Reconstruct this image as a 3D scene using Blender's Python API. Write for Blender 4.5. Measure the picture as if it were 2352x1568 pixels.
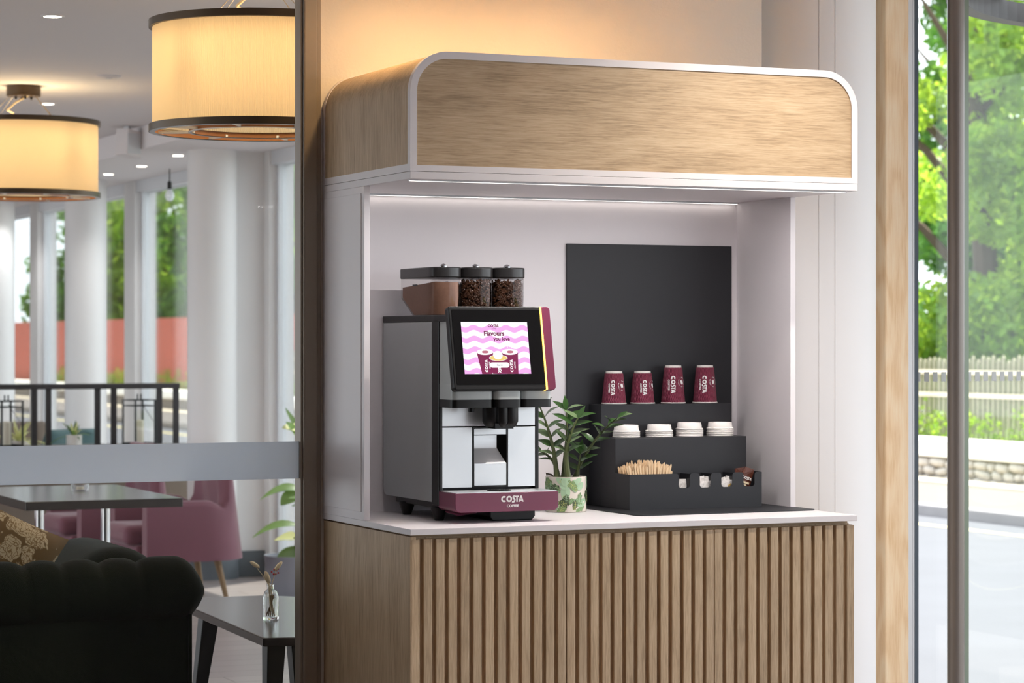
import bpy, bmesh, math, random
import numpy as np
from mathutils import Vector, Matrix, noise as mnoise
random.seed(7); RNG = np.random.default_rng(11)
PI = math.pi
for o in list(bpy.data.objects): bpy.data.objects.remove(o)
SC = bpy.context.scene; COL = SC.collection

# ------------------------------------------------------------------ camera
# world: X along the kiosk front, Y into the depth, Z up; origin at the kiosk's front left foot
cam = bpy.data.cameras.new('camera'); camo = bpy.data.objects.new('camera', cam); COL.objects.link(camo)
cam.sensor_width = 36.0; cam.lens = 36.0 * 5788.0 / 2352.0
camo.location = (-2.6468, -6.7871, 1.4625); camo.rotation_euler = (PI/2, 0, -math.radians(23.616))
cam.clip_start = 0.1; cam.clip_end = 300
cam.dof.use_dof = True; cam.dof.focus_distance = 7.75; cam.dof.aperture_fstop = 5.6
SC.camera = camo

# ------------------------------------------------------------------ world, sun, exposure
world = bpy.data.worlds.new('world'); SC.world = world; world.use_nodes = True
wn = world.node_tree.nodes; wl = world.node_tree.links
wn['Background'].inputs[0].default_value = (0.86, 0.93, 1.0, 1)
wn['Background'].inputs[1].default_value = 1.0
sun = bpy.data.lights.new('sun_offscreen', 'SUN'); sun.energy = 4.2; sun.angle = 0.01; sun.color = (1.0, 0.95, 0.86)
suno = bpy.data.objects.new('sun_offscreen', sun); COL.objects.link(suno)
sd = Vector((0.30, 0.22, 1.0)).normalized()         # towards the sun: high over the street
suno.rotation_euler = sd.to_track_quat('Z', 'Y').to_euler()
SC.view_settings.view_transform = 'Standard'; SC.view_settings.look = 'None'
SC.view_settings.gamma = 1.0; SC.view_settings.use_curve_mapping = False
SC.view_settings.exposure = 1.75

# ------------------------------------------------------------------ materials
def S(r, g, b, a=1.0):
    f = lambda c: (c/255/12.92) if c/255 <= 0.04045 else ((c/255+0.055)/1.055)**2.4
    return (f(r), f(g), f(b), a)
def newmat(name):
    m = bpy.data.materials.new(name); m.use_nodes = True
    nt = m.node_tree; p = nt.nodes['Principled BSDF']
    return m, nt, p
def N(nt, t, **kw):
    n = nt.nodes.new(t)
    for k, v in kw.items(): setattr(n, k, v)
    return n
def mat(name, col, rough=0.5, metal=0.0, spec=0.5, emit=None, es=0.0, var=0.0, vs=8.0, bump=0.0, bs=60.0, coat=0.0, sheen=0.0):
    m, nt, p = newmat(name)
    p.inputs['Base Color'].default_value = col; p.inputs['Roughness'].default_value = rough
    p.inputs['Metallic'].default_value = metal; p.inputs['Specular IOR Level'].default_value = spec
    p.inputs['Coat Weight'].default_value = coat; p.inputs['Sheen Weight'].default_value = sheen
    if emit: p.inputs['Emission Color'].default_value = emit; p.inputs['Emission Strength'].default_value = es
    tc = N(nt, 'ShaderNodeTexCoord')
    if var:
        n = N(nt, 'ShaderNodeTexNoise'); n.inputs['Scale'].default_value = vs; n.inputs['Detail'].default_value = 4
        nt.links.new(tc.outputs['Object'], n.inputs['Vector'])
        r = N(nt, 'ShaderNodeMapRange'); r.inputs[3].default_value = 1-var; r.inputs[4].default_value = 1+var
        nt.links.new(n.outputs[0], r.inputs[0])
        mx = N(nt, 'ShaderNodeMix', data_type='RGBA', blend_type='MULTIPLY'); mx.inputs[0].default_value = 1
        mx.inputs[6].default_value = col; nt.links.new(r.outputs[0], mx.inputs[7])
        nt.links.new(mx.outputs[2], p.inputs['Base Color'])
    if bump:
        n = N(nt, 'ShaderNodeTexNoise'); n.inputs['Scale'].default_value = bs; n.inputs['Detail'].default_value = 3
        nt.links.new(tc.outputs['Object'], n.inputs['Vector'])
        b = N(nt, 'ShaderNodeBump'); b.inputs['Strength'].default_value = bump; b.inputs['Distance'].default_value = 0.01
        nt.links.new(n.outputs[0], b.inputs['Height']); nt.links.new(b.outputs[0], p.inputs['Normal'])
    return m
def math_chain(nt):
    def f(op, a, b=None, c=None):
        n = N(nt, 'ShaderNodeMath', operation=op)
        for i, x in enumerate((a, b, c)):
            if x is None: continue
            if isinstance(x, (int, float)): n.inputs[i].default_value = x
            else: nt.links.new(x, n.inputs[i])
        return n.outputs[0]
    return f
def wood(name, dark, mid, light, axis=2, scale=1.0, rough=0.55, rand=False, contrast=1.0, rings=1.0, ringamp=0.045):
    """oak veneer: long fibres + soft cathedral bands + a few knots; grain runs along `axis`"""
    m, nt, p = newmat(name); L = nt.links.new
    tc = N(nt, 'ShaderNodeTexCoord'); src = tc.outputs['Object']
    if rand:
        oi = N(nt, 'ShaderNodeObjectInfo'); sc = N(nt, 'ShaderNodeMath', operation='MULTIPLY'); sc.inputs[1].default_value = 37.0
        L(oi.outputs['Random'], sc.inputs[0])
        ad = N(nt, 'ShaderNodeVectorMath', operation='ADD'); L(src, ad.inputs[0]); L(sc.outputs[0], ad.inputs[1]); src = ad.outputs[0]
    def stretched(sa, sx):
        mp = N(nt, 'ShaderNodeMapping'); v = [sx*scale]*3; v[axis] = sa*scale; mp.inputs['Scale'].default_value = v
        L(src, mp.inputs['Vector']); return mp.outputs[0]
    # slow warp so that fibres wander
    w = N(nt, 'ShaderNodeTexNoise'); w.inputs['Scale'].default_value = 1.0; w.inputs['Detail'].default_value = 2; L(stretched(2.2, 7.0), w.inputs['Vector'])
    bands = N(nt, 'ShaderNodeTexNoise'); bands.inputs['Scale'].default_value = 1.0; bands.inputs['Detail'].default_value = 3; bands.inputs['Distortion'].default_value = 0.6
    L(stretched(1.1, 22.0), bands.inputs['Vector'])
    mul = N(nt, 'ShaderNodeMath', operation='MULTIPLY_ADD'); mul.inputs[1].default_value = 26.0*rings; L(w.outputs[0], mul.inputs[0]); L(bands.outputs[0], mul.inputs[2])
    sn = N(nt, 'ShaderNodeMath', operation='SINE'); L(mul.outputs[0], sn.inputs[0])
    fib = N(nt, 'ShaderNodeTexNoise'); fib.inputs['Scale'].default_value = 1.0; fib.inputs['Detail'].default_value = 5; fib.inputs['Roughness'].default_value = 0.65
    fib.inputs['Distortion'].default_value = 0.5
    L(stretched(9.0, 210.0), fib.inputs['Vector'])
    f = math_chain(nt)
    fine = N(nt, 'ShaderNodeTexNoise'); fine.inputs['Scale'].default_value = 1.0; fine.inputs['Detail'].default_value = 3; L(stretched(26.0, 620.0), fine.inputs['Vector'])
    dev = f('MULTIPLY', f('SUBTRACT', fib.outputs[0], 0.5), 0.85)
    dev = f('MULTIPLY_ADD', sn.outputs[0], ringamp, dev)
    dev = f('MULTIPLY_ADD', f('SUBTRACT', bands.outputs[0], 0.5), 0.30, dev)
    dev = f('MULTIPLY_ADD', f('SUBTRACT', fine.outputs[0], 0.5), 0.40, dev)
    a2 = N(nt, 'ShaderNodeMath', operation='MULTIPLY_ADD'); a2.inputs[1].default_value = contrast; a2.inputs[2].default_value = 0.55; L(dev, a2.inputs[0])
    # knots
    vk = N(nt, 'ShaderNodeTexVoronoi'); vk.inputs['Scale'].default_value = 1.0; L(stretched(2.6, 7.0), vk.inputs['Vector'])
    kr = N(nt, 'ShaderNodeMapRange'); kr.inputs[1].default_value = 0.0; kr.inputs[2].default_value = 0.10; kr.inputs[3].default_value = 0.22; kr.inputs[4].default_value = 0.0
    L(vk.outputs['Distance'], kr.inputs[0])
    sb = N(nt, 'ShaderNodeMath', operation='SUBTRACT'); L(a2.outputs[0], sb.inputs[0]); L(kr.outputs[0], sb.inputs[1])
    cr = N(nt, 'ShaderNodeValToRGB'); e = cr.color_ramp.elements
    e[0].position = 0.28; e[0].color = dark; e[1].position = 0.80; e[1].color = light
    em = cr.color_ramp.elements.new(0.54); em.color = mid
    L(sb.outputs[0], cr.inputs[0]); out = cr.outputs[0]
    if rand:
        hs = N(nt, 'ShaderNodeHueSaturation'); mr = N(nt, 'ShaderNodeMapRange'); mr.inputs[3].default_value = 0.88; mr.inputs[4].default_value = 1.1
        L(oi.outputs['Random'], mr.inputs[0]); L(mr.outputs[0], hs.inputs['Value']); L(out, hs.inputs['Color']); out = hs.outputs[0]
    L(out, p.inputs['Base Color']); p.inputs['Roughness'].default_value = rough
    b = N(nt, 'ShaderNodeBump'); b.inputs['Strength'].default_value = 0.25; b.inputs['Distance'].default_value = 0.002
    L(fib.outputs[0], b.inputs['Height']); L(b.outputs[0], p.inputs['Normal'])
    return m
def glass_thin(name, tint=(1, 1, 1, 1), ior=1.45, k=1.0, rough=0.0):
    m, nt, p = newmat(name); nt.nodes.remove(p); L = nt.links.new
    t = N(nt, 'ShaderNodeBsdfTransparent'); t.inputs[0].default_value = tint
    g = N(nt, 'ShaderNodeBsdfGlossy'); g.inputs['Roughness'].default_value = rough
    f = N(nt, 'ShaderNodeFresnel'); f.inputs[0].default_value = ior
    mu = N(nt, 'ShaderNodeMath', operation='MULTIPLY'); mu.inputs[1].default_value = k; L(f.outputs[0], mu.inputs[0])
    mx = N(nt, 'ShaderNodeMixShader'); L(mu.outputs[0], mx.inputs[0]); L(t.outputs[0], mx.inputs[1]); L(g.outputs[0], mx.inputs[2])
    L(mx.outputs[0], nt.nodes['Material Output'].inputs[0]); return m
def translucent(name, col, tcol, fac=0.5, rough=0.8, transp=0.0, var=0.0, vs=2.0):
    m, nt, p = newmat(name); L = nt.links.new
    p.inputs['Base Color'].default_value = col; p.inputs['Roughness'].default_value = rough
    t = N(nt, 'ShaderNodeBsdfTranslucent'); t.inputs[0].default_value = tcol
    if var:
        tc = N(nt, 'ShaderNodeTexCoord'); n = N(nt, 'ShaderNodeTexNoise'); n.inputs['Scale'].default_value = vs; n.inputs['Detail'].default_value = 3
        L(tc.outputs['Object'], n.inputs['Vector'])
        r = N(nt, 'ShaderNodeMapRange'); r.inputs[1].default_value = 0.3; r.inputs[2].default_value = 0.7; r.inputs[3].default_value = 1-var; r.inputs[4].default_value = 1+var; L(n.outputs[0], r.inputs[0])
        for c, sock in ((col, p.inputs['Base Color']), (tcol, t.inputs[0])):
            mm = N(nt, 'ShaderNodeMix', data_type='RGBA', blend_type='MULTIPLY'); mm.inputs[0].default_value = 1; mm.inputs[6].default_value = c
            L(r.outputs[0], mm.inputs[7]); L(mm.outputs[2], sock)
    mx = N(nt, 'ShaderNodeMixShader'); mx.inputs[0].default_value = fac
    L(p.outputs[0], mx.inputs[1]); L(t.outputs[0], mx.inputs[2]); out = mx.outputs[0]
    if transp:
        tr = N(nt, 'ShaderNodeBsdfTransparent'); m2 = N(nt, 'ShaderNodeMixShader'); m2.inputs[0].default_value = transp
        L(out, m2.inputs[1]); L(tr.outputs[0], m2.inputs[2]); out = m2.outputs[0]
    L(out, nt.nodes['Material Output'].inputs[0]); return m

OAK_D, OAK_M, OAK_L = S(150, 125, 95), S(188, 161, 128), S(207, 182, 150)
M = {}
M['white'] = mat('white laminate', S(232, 226, 228), 0.42)
M['oak_v'] = wood('oak vertical', OAK_D, OAK_M, OAK_L, 2)
M['oak_side'] = wood('oak side vertical', OAK_D, OAK_M, OAK_L, 2)
M['oak_h'] = wood('oak horizontal', OAK_D, OAK_M, OAK_L, 0, contrast=1.1)
M['oak_slat'] = wood('oak slat', OAK_D, OAK_M, OAK_L, 2, rand=True)
M['pine'] = wood('pine jamb', S(222, 182, 134), S(240, 210, 170), S(247, 226, 194), 2, scale=0.8, contrast=0.7, rings=1.5, ringamp=0.15)
M['wallpaint'] = mat('wall paint', S(226, 217, 206), 0.75, bump=0.08, bs=90)
M['colpaint'] = mat('column paint', S(232, 230, 230), 0.55)
M['frame_brown'] = mat('bronze frame', S(142, 128, 114), 0.4, 0.15)
M['alu'] = mat('aluminium', S(214, 216, 220), 0.4, 0.15)
M['gasket'] = mat('gasket', S(70, 82, 94), 0.5)
M['steel_pole'] = mat('steel pole', S(122, 114, 108), 0.32, 0.35)
M['glass'] = glass_thin('window glass', (0.98, 0.99, 0.985, 1), 1.4, 0.6)
M['glass_part'] = glass_thin('partition glass', (0.98, 0.99, 0.985, 1), 1.4, 0.28)
M['glass_curved'] = glass_thin('curved entrance glass', (0.97, 0.99, 0.97, 1), 1.3, 0.03)
M['glass_edge'] = mat('glass edge', S(120, 132, 116), 0.25, 0.2)
M['frost'] = translucent('frosted film', S(232, 240, 250), S(236, 243, 252), 0.6, 0.7, 0.10)
M['marker'] = translucent('etched marker', S(226, 228, 228), S(200, 204, 204), 0.35, 0.6)
M['black'] = mat('black plastic', S(18, 17, 18), 0.38, spec=0.35)
M['blackgloss'] = mat('black gloss', S(8, 8, 9), 0.12, spec=0.3)
M['blackmatt'] = mat('black powder coat', S(38, 38, 42), 0.5, spec=0.4)
M['grey_side'] = mat('machine side grey', S(182, 186, 188), 0.35, 0.2)
M['grey_light'] = mat('machine light grey', S(190, 195, 194), 0.35)
M['burgundy'] = mat('burgundy plastic', S(106, 34, 64), 0.3, coat=0.3)
M['led'] = mat('led light', (1, 1, 1, 1), 0.5, emit=(1, 0.93, 0.86, 1), es=0.8)
M['led_yellow'] = mat('yellow light line', S(255, 214, 90), 0.4, emit=S(255, 205, 80), es=1.3)
M['clear'] = glass_thin('clear plastic', (0.94, 0.93, 0.93, 1), 1.4, 0.6, 0.02)
M['bean'] = mat('coffee bean', S(88, 56, 38), 0.3, var=0.3, vs=60)
M['powder'] = mat('cocoa powder', S(150, 112, 92), 0.9, var=0.15, vs=120)
M['lidgrey'] = mat('hopper lid', S(34, 32, 32), 0.3)
M['cupwhite'] = mat('paper white', S(232, 228, 222), 0.55)
M['textwhite'] = mat('print white', S(242, 238, 236), 0.5)
M['lidwhite'] = mat('lid plastic', S(236, 231, 228), 0.32)
M['brown_sachet'] = mat('brown sachet', S(92, 48, 34), 0.4, bump=0.3, bs=80)
M['white_sachet'] = mat('white sachet', S(232, 228, 226), 0.5, bump=0.5, bs=70)
M['stick'] = wood('birch stick', S(196, 158, 116), S(226, 194, 154), S(240, 216, 182), 2, scale=2.0, rand=True, contrast=0.5)
M['leaf'] = mat('zz leaf', S(58, 92, 42), 0.28, var=0.35, vs=25)
M['leaf_b'] = mat('zz leaf pale', S(112, 136, 92), 0.4, var=0.25, vs=25)
M['stem'] = mat('zz stem', S(92, 100, 62), 0.5, var=0.3, vs=40)
M['soil'] = mat('soil', S(52, 40, 32), 0.9, bump=0.6, bs=80)
M['velvet'] = mat('dark green velvet', S(24, 28, 18), 0.85, spec=0.10, sheen=0.06, bump=0.15, bs=40, var=0.3, vs=9)
M['mauve'] = mat('mauve velvet', S(112, 64, 78), 0.75, sheen=0.25, var=0.12, vs=6)
M['teal'] = mat('teal fabric', S(44, 78, 80), 0.7, sheen=0.2)
M['wall_neutral'] = mat('pale grey wall', S(182, 184, 188), 0.8)
M['taupe'] = mat('taupe panel', S(126, 112, 100), 0.8, var=0.1, vs=12)
M['legwood'] = mat('chair leg wood', S(140, 112, 80), 0.5)
M['tabledark'] = mat('dark table top', S(50, 44, 44), 0.2, spec=0.7, var=0.25, vs=14)
M['darkmetal'] = mat('dark metal', S(52, 48, 50), 0.45, 0.3)
M['chrome'] = mat('chrome', S(225, 228, 232), 0.12, 1.0)
M['skirt'] = mat('grey skirting', S(92, 98, 104), 0.5)
M['ceil'] = mat('ceiling paint', S(232, 227, 228), 0.85)
M['bronze'] = mat('bronze band', S(84, 68, 50), 0.35, 0.6)
M['copper'] = mat('copper lining', S(150, 100, 62), 0.45, 0.3)
M['shade'] = translucent('ribbed shade', S(226, 214, 192), S(244, 222, 184), 0.62, 0.6)
M['bulb'] = mat('warm bulb', (1, 1, 1, 1), 0.5, emit=(1, 0.75, 0.43, 1), es=4.0)
M['downlight'] = mat('downlight lens', (1, 1, 1, 1), 0.5, emit=(1, 0.9, 0.75, 1), es=5.0)
M['cord'] = mat('cream cord', S(226, 206, 170), 0.6)
M['wire'] = mat('steel wire', S(150, 140, 128), 0.4, 0.7)
M['candle'] = mat('candle wax', S(232, 226, 204), 0.5)
M['planter'] = mat('grey planter', S(132, 134, 146), 0.5)
M['rubber_leaf'] = translucent('rubber plant leaf', S(98, 128, 78), S(150, 180, 90), 0.35, 0.4)
M['cream_leaf'] = translucent('variegated leaf', S(206, 208, 150), S(220, 220, 140), 0.35, 0.5)
M['whitepot'] = mat('white pot', S(226, 220, 214), 0.45)
M['dried'] = mat('dried grass', S(226, 208, 176), 0.9)
M['berry'] = mat('red berries', S(178, 30, 46), 0.4)
M['road'] = mat('asphalt', S(84, 85, 92), 0.85, var=0.12, vs=1.5, bump=0.2, bs=40)
M['pave'] = mat('pavement', S(104, 98, 95), 0.85, var=0.12, vs=3)
M['kerb'] = mat('kerb stone', S(150, 146, 148), 0.8, var=0.12, vs=5)
M['yellow'] = mat('yellow road paint', S(212, 196, 130), 0.8)
M['verge'] = mat('sandy verge', S(206, 192, 170), 0.9, var=0.15, vs=4)
M['stone'] = mat('field stone', S(176, 168, 160), 0.9, var=0.3, vs=4, bump=0.6, bs=14)
M['mortar'] = mat('stone wall core', S(120, 112, 104), 0.95)
M['coping'] = mat('white coping', S(240, 238, 232), 0.8)
M['fencewood'] = mat('weathered pickets', S(138, 134, 110), 0.8, var=0.2, vs=3)
M['grassbank'] = mat('grass bank', S(98, 122, 54), 0.9, var=0.35, vs=3)
M['hoard'] = mat('red boarding', S(186, 92, 70), 0.8, var=0.08, vs=2)
M['tree1'] = translucent('yellow-green leaves', S(104, 140, 54), S(188, 214, 74), 0.55, 0.45, 0, 0.45, 1.3)  # yellow-green species, paler than the deep green one
M['tree2'] = translucent('deep green leaves', S(70, 112, 50), S(130, 176, 66), 0.5, 0.45, 0, 0.45, 1.3)
M['bark'] = mat('bark', S(84, 70, 58), 0.9)
M['festoon'] = mat('bulb glass', S(226, 232, 236), 0.15)

# wood plank floor
def plankmat():
    m, nt, p = newmat('floor boards'); L = nt.links.new
    tc = N(nt, 'ShaderNodeTexCoord'); br = N(nt, 'ShaderNodeTexBrick')
    br.inputs['Scale'].default_value = 1.0; br.inputs['Brick Width'].default_value = 1.2; br.inputs['Row Height'].default_value = 0.18
    br.inputs['Mortar Size'].default_value = 0.003; br.inputs[1].default_value = S(168, 158, 154); br.inputs[2].default_value = S(150, 140, 138); br.inputs[3].default_value = S(90, 74, 64)
    L(tc.outputs['Object'], br.inputs['Vector']); L(br.outputs[0], p.inputs['Base Color']); p.inputs['Roughness'].default_value = 0.32
    return m
M['floor'] = plankmat()
def brushed():
    m, nt, p = newmat('brushed steel'); L = nt.links.new
    p.inputs['Metallic'].default_value = 1; p.inputs['Base Color'].default_value = S(226, 228, 230)
    tc = N(nt, 'ShaderNodeTexCoord'); mp = N(nt, 'ShaderNodeMapping'); mp.inputs['Scale'].default_value = (30, 30, 900)
    n = N(nt, 'ShaderNodeTexNoise'); n.inputs['Scale'].default_value = 1; n.inputs['Detail'].default_value = 3
    L(tc.outputs['Object'], mp.inputs[0]); L(mp.outputs[0], n.inputs['Vector'])
    r = N(nt, 'ShaderNodeMapRange'); r.inputs[3].default_value = 0.34; r.inputs[4].default_value = 0.5; L(n.outputs[0], r.inputs[0]); L(r.outputs[0], p.inputs['Roughness'])
    return m
M['steel'] = brushed()
def cupmat():
    m, nt, p = newmat('ribbed burgundy sleeve'); L = nt.links.new; f = math_chain(nt)
    tc = N(nt, 'ShaderNodeTexCoord'); sx = N(nt, 'ShaderNodeSeparateXYZ'); L(tc.outputs['Object'], sx.inputs[0])
    th = f('ARCTAN2', sx.outputs[1], sx.outputs[0])
    wob = f('SINE', f('MULTIPLY', sx.outputs[2], 330.0))
    ph = f('ADD', f('MULTIPLY', th, 42.0), f('MULTIPLY', wob, 1.5))
    h = f('SINE', ph)
    b = N(nt, 'ShaderNodeBump'); b.inputs['Strength'].default_value = 0.9; b.inputs['Distance'].default_value = 0.0016; L(h, b.inputs['Height']); L(b.outputs[0], p.inputs['Normal'])
    r = N(nt, 'ShaderNodeMapRange'); r.inputs[1].default_value = -1; L(h, r.inputs[0])
    mx = N(nt, 'ShaderNodeMix', data_type='RGBA'); mx.inputs[6].default_value = S(118, 32, 58); mx.inputs[7].default_value = S(150, 58, 84); L(r.outputs[0], mx.inputs[0])
    L(mx.outputs[2], p.inputs['Base Color']); p.inputs['Roughness'].default_value = 0.55
    return m
M['cup'] = cupmat()
def screenmat(w, h):
    m, nt, p = newmat('display picture'); L = nt.links.new; f = math_chain(nt)
    tc = N(nt, 'ShaderNodeTexCoord'); sx = N(nt, 'ShaderNodeSeparateXYZ'); L(tc.outputs['UV'], sx.inputs[0])
    wv = f('MULTIPLY', f('SINE', f('MULTIPLY', sx.outputs[0], 2*PI/0.245)), 0.026)
    ph = f('SINE', f('MULTIPLY', f('ADD', f('ADD', sx.outputs[1], wv), 0.012), 2*PI/0.207))
    st = f('GREATER_THAN', ph, 0.08)
    mx = N(nt, 'ShaderNodeMix', data_type='RGBA'); mx.inputs[6].default_value = S(255, 252, 255); mx.inputs[7].default_value = S(240, 176, 236); L(st, mx.inputs[0])
    p.inputs['Base Color'].default_value = (0, 0, 0, 1); L(mx.outputs[2], p.inputs['Emission Color']); p.inputs['Emission Strength'].default_value = 0.32; p.inputs['Roughness'].default_value = 0.2
    return m
def emis(name, col, s=0.32):
    m = mat(name, (0, 0, 0, 1), 0.3, emit=col, es=s); return m
M['scr_white'] = emis('screen white', S(255, 253, 253)); M['scr_bur'] = emis('screen burgundy', S(112, 22, 72))
M['scr_cup'] = emis('screen cup', S(128, 22, 76)); M['scr_foam'] = emis('screen foam', S(236, 206, 120)); M['scr_grey'] = emis('screen grey', S(110, 104, 110))
M['scr_dust'] = emis('screen dust', S(188, 110, 130))
def floral(name, base, a, b, scale):
    m, nt, p = newmat(name); L = nt.links.new
    tc = N(nt, 'ShaderNodeTexCoord'); w = N(nt, 'ShaderNodeTexNoise'); w.inputs['Scale'].default_value = scale*0.9; w.inputs['Detail'].default_value = 3
    L(tc.outputs['Object'], w.inputs['Vector'])
    mxv = N(nt, 'ShaderNodeMix', data_type='RGBA', blend_type='LINEAR_LIGHT'); mxv.inputs[0].default_value = 0.06; L(tc.outputs['Object'], mxv.inputs[6]); L(w.outputs[1], mxv.inputs[7])
    v = N(nt, 'ShaderNodeTexVoronoi'); v.inputs['Scale'].default_value = scale; L(mxv.outputs[2], v.inputs['Vector'])
    v2 = N(nt, 'ShaderNodeTexVoronoi', feature='DISTANCE_TO_EDGE'); v2.inputs['Scale'].default_value = scale*4.2; L(mxv.outputs[2], v2.inputs['Vector'])
    r1 = N(nt, 'ShaderNodeMapRange'); r1.inputs[1].default_value = 0.56; r1.inputs[2].default_value = 0.52; L(v.outputs[0], r1.inputs[0])
    r2 = N(nt, 'ShaderNodeMapRange'); r2.inputs[1].default_value = 0.03; r2.inputs[2].default_value = 0.10; L(v2.outputs[0], r2.inputs[0])
    c1 = N(nt, 'ShaderNodeMix', data_type='RGBA'); c1.inputs[6].default_value = b; c1.inputs[7].default_value = a; L(r2.outputs[0], c1.inputs[0])
    c2 = N(nt, 'ShaderNodeMix', data_type='RGBA'); c2.inputs[6].default_value = base; L(r1.outputs[0], c2.inputs[0]); L(c1.outputs[2], c2.inputs[7])
    L(c2.outputs[2], p.inputs['Base Color']); p.inputs['Roughness'].default_value = 0.75
    return m
M['cushion'] = floral('ochre floral', S(112, 84, 42), S(198, 178, 144), S(134, 104, 62), 15)
M['potbase'] = mat('pot cream', S(226, 216, 204), 0.4)
M['print_dark'] = mat('print leaf dark', S(74, 92, 62), 0.5, var=0.3, vs=90)
M['print_mid'] = mat('print leaf mid', S(120, 148, 98), 0.5, var=0.3, vs=90)
M['print_pale'] = mat('print leaf pale', S(170, 200, 164), 0.5, var=0.12, vs=50)
M['print_yellow'] = mat('print vein', S(206, 206, 120), 0.5)

# ------------------------------------------------------------------ mesh helpers
class MB:
    def __init__(s): s.v = []; s.f = []
    def add(s, vs, fs):
        o = len(s.v); s.v += [tuple(v) for v in vs]; s.f += [tuple(i+o for i in f) for f in fs]; return s
    def box(s, x0, x1, y0, y1, z0, z1):
        return s.add([(x0,y0,z0),(x1,y0,z0),(x1,y1,z0),(x0,y1,z0),(x0,y0,z1),(x1,y0,z1),(x1,y1,z1),(x0,y1,z1)],
                     [(0,3,2,1),(4,5,6,7),(0,1,5,4),(1,2,6,5),(2,3,7,6),(3,0,4,7)])
    def prism(s, poly, d0, d1, axis=2):
        """poly: 2D loop; extruded along axis. axis 2:(x,y) 1:(x,z) 0:(y,z)"""
        def p3(p, d): return (p[0],p[1],d) if axis == 2 else ((p[0],d,p[1]) if axis == 1 else (d,p[0],p[1]))
        n = len(poly); vs = [p3(p,d0) for p in poly] + [p3(p,d1) for p in poly]
        a = tuple(range(n)); b = tuple(range(n, 2*n)); fl = [a[::-1], b] + [(i,(i+1)%n,n+(i+1)%n,n+i) for i in range(n)]
        if axis == 1: fl = [f[::-1] for f in fl]
        return s.add(vs, fl)
    def ring(s, outer, inner, d0, d1, axis=1):
        n = len(outer)
        def p3(p, d): return (p[0],p[1],d) if axis == 2 else ((p[0],d,p[1]) if axis == 1 else (d,p[0],p[1]))
        vs = [p3(p,d0) for p in outer]+[p3(p,d0) for p in inner]+[p3(p,d1) for p in outer]+[p3(p,d1) for p in inner]
        fs = []
        for i in range(n):
            j = (i+1) % n
            fs += [(i,j,n+j,n+i),(2*n+j,2*n+i,3*n+i,3*n+j),(j,i,2*n+i,2*n+j),(n+i,n+j,3*n+j,3*n+i)]
        return s.add(vs, fs)
    def lathe(s, prof, segs=32, c=(0,0,0), rfun=None, cap=True):
        n = len(prof); vs = []
        for k in range(segs):
            a = 2*PI*k/segs
            for r, z in prof:
                rr = r if rfun is None else r*rfun(a, z)
                vs.append((c[0]+rr*math.cos(a), c[1]+rr*math.sin(a), c[2]+z))
        fs = []
        for k in range(segs):
            k2 = (k+1) % segs
            for i in range(n-1): fs.append((k*n+i, k2*n+i, k2*n+i+1, k*n+i+1))
        if cap:
            if prof[0][0] > 1e-6: fs.append(tuple(k*n for k in range(segs))[::-1])
            if prof[-1][0] > 1e-6: fs.append(tuple(k*n+n-1 for k in range(segs)))
        return s.add(vs, fs)
    def tube(s, path, r, segs=8, cap=True):
        P = [Vector(p) for p in path]; n = len(P); rs = r if isinstance(r, (list, tuple)) else [r]*n
        vs = []; up = None
        for i in range(n):
            t = (P[min(i+1,n-1)]-P[max(i-1,0)]).normalized()
            if up is None: up = t.orthogonal().normalized()
            up = (up - t*up.dot(t))
            up = up.normalized() if up.length > 1e-6 else t.orthogonal().normalized()
            w = t.cross(up)
            for k in range(segs):
                a = 2*PI*k/segs; vs.append(P[i] + (up*math.cos(a)+w*math.sin(a))*rs[i])
        fs = [(i*segs+k, i*segs+(k+1)%segs, (i+1)*segs+(k+1)%segs, (i+1)*segs+k) for i in range(n-1) for k in range(segs)]
        if cap: fs += [tuple(range(segs))[::-1], tuple((n-1)*segs+k for k in range(segs))]
        return s.add(vs, fs)
    def grid(s, fn, nu, nv, closeu=False):
        vs = [fn(i/(nu if closeu else nu-1), j/(nv-1)) for i in range(nu) for j in range(nv)]
        fs = []
        for i in range(nu if closeu else nu-1):
            i2 = (i+1) % nu
            for j in range(nv-1): fs.append((i*nv+j, i2*nv+j, i2*nv+j+1, i*nv+j+1))
        return s.add(vs, fs)
    def ell(s, c, r, segs=12, rings=8, rot=None):
        vs = []; fs = []
        for j in range(rings+1):
            ph = PI*j/rings
            for k in range(segs):
                a = 2*PI*k/segs; v = Vector((r[0]*math.sin(ph)*math.cos(a), r[1]*math.sin(ph)*math.sin(a), r[2]*math.cos(ph)))
                if rot is not None: v = rot @ v
                vs.append((c[0]+v.x, c[1]+v.y, c[2]+v.z))
        for j in range(rings):
            for k in range(segs): fs.append((j*segs+k, (j+1)*segs+k, (j+1)*segs+(k+1)%segs, j*segs+(k+1)%segs))
        return s.add(vs, fs)
    def map(s, fn): s.v = [tuple(fn(v)) for v in s.v]; return s

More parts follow.
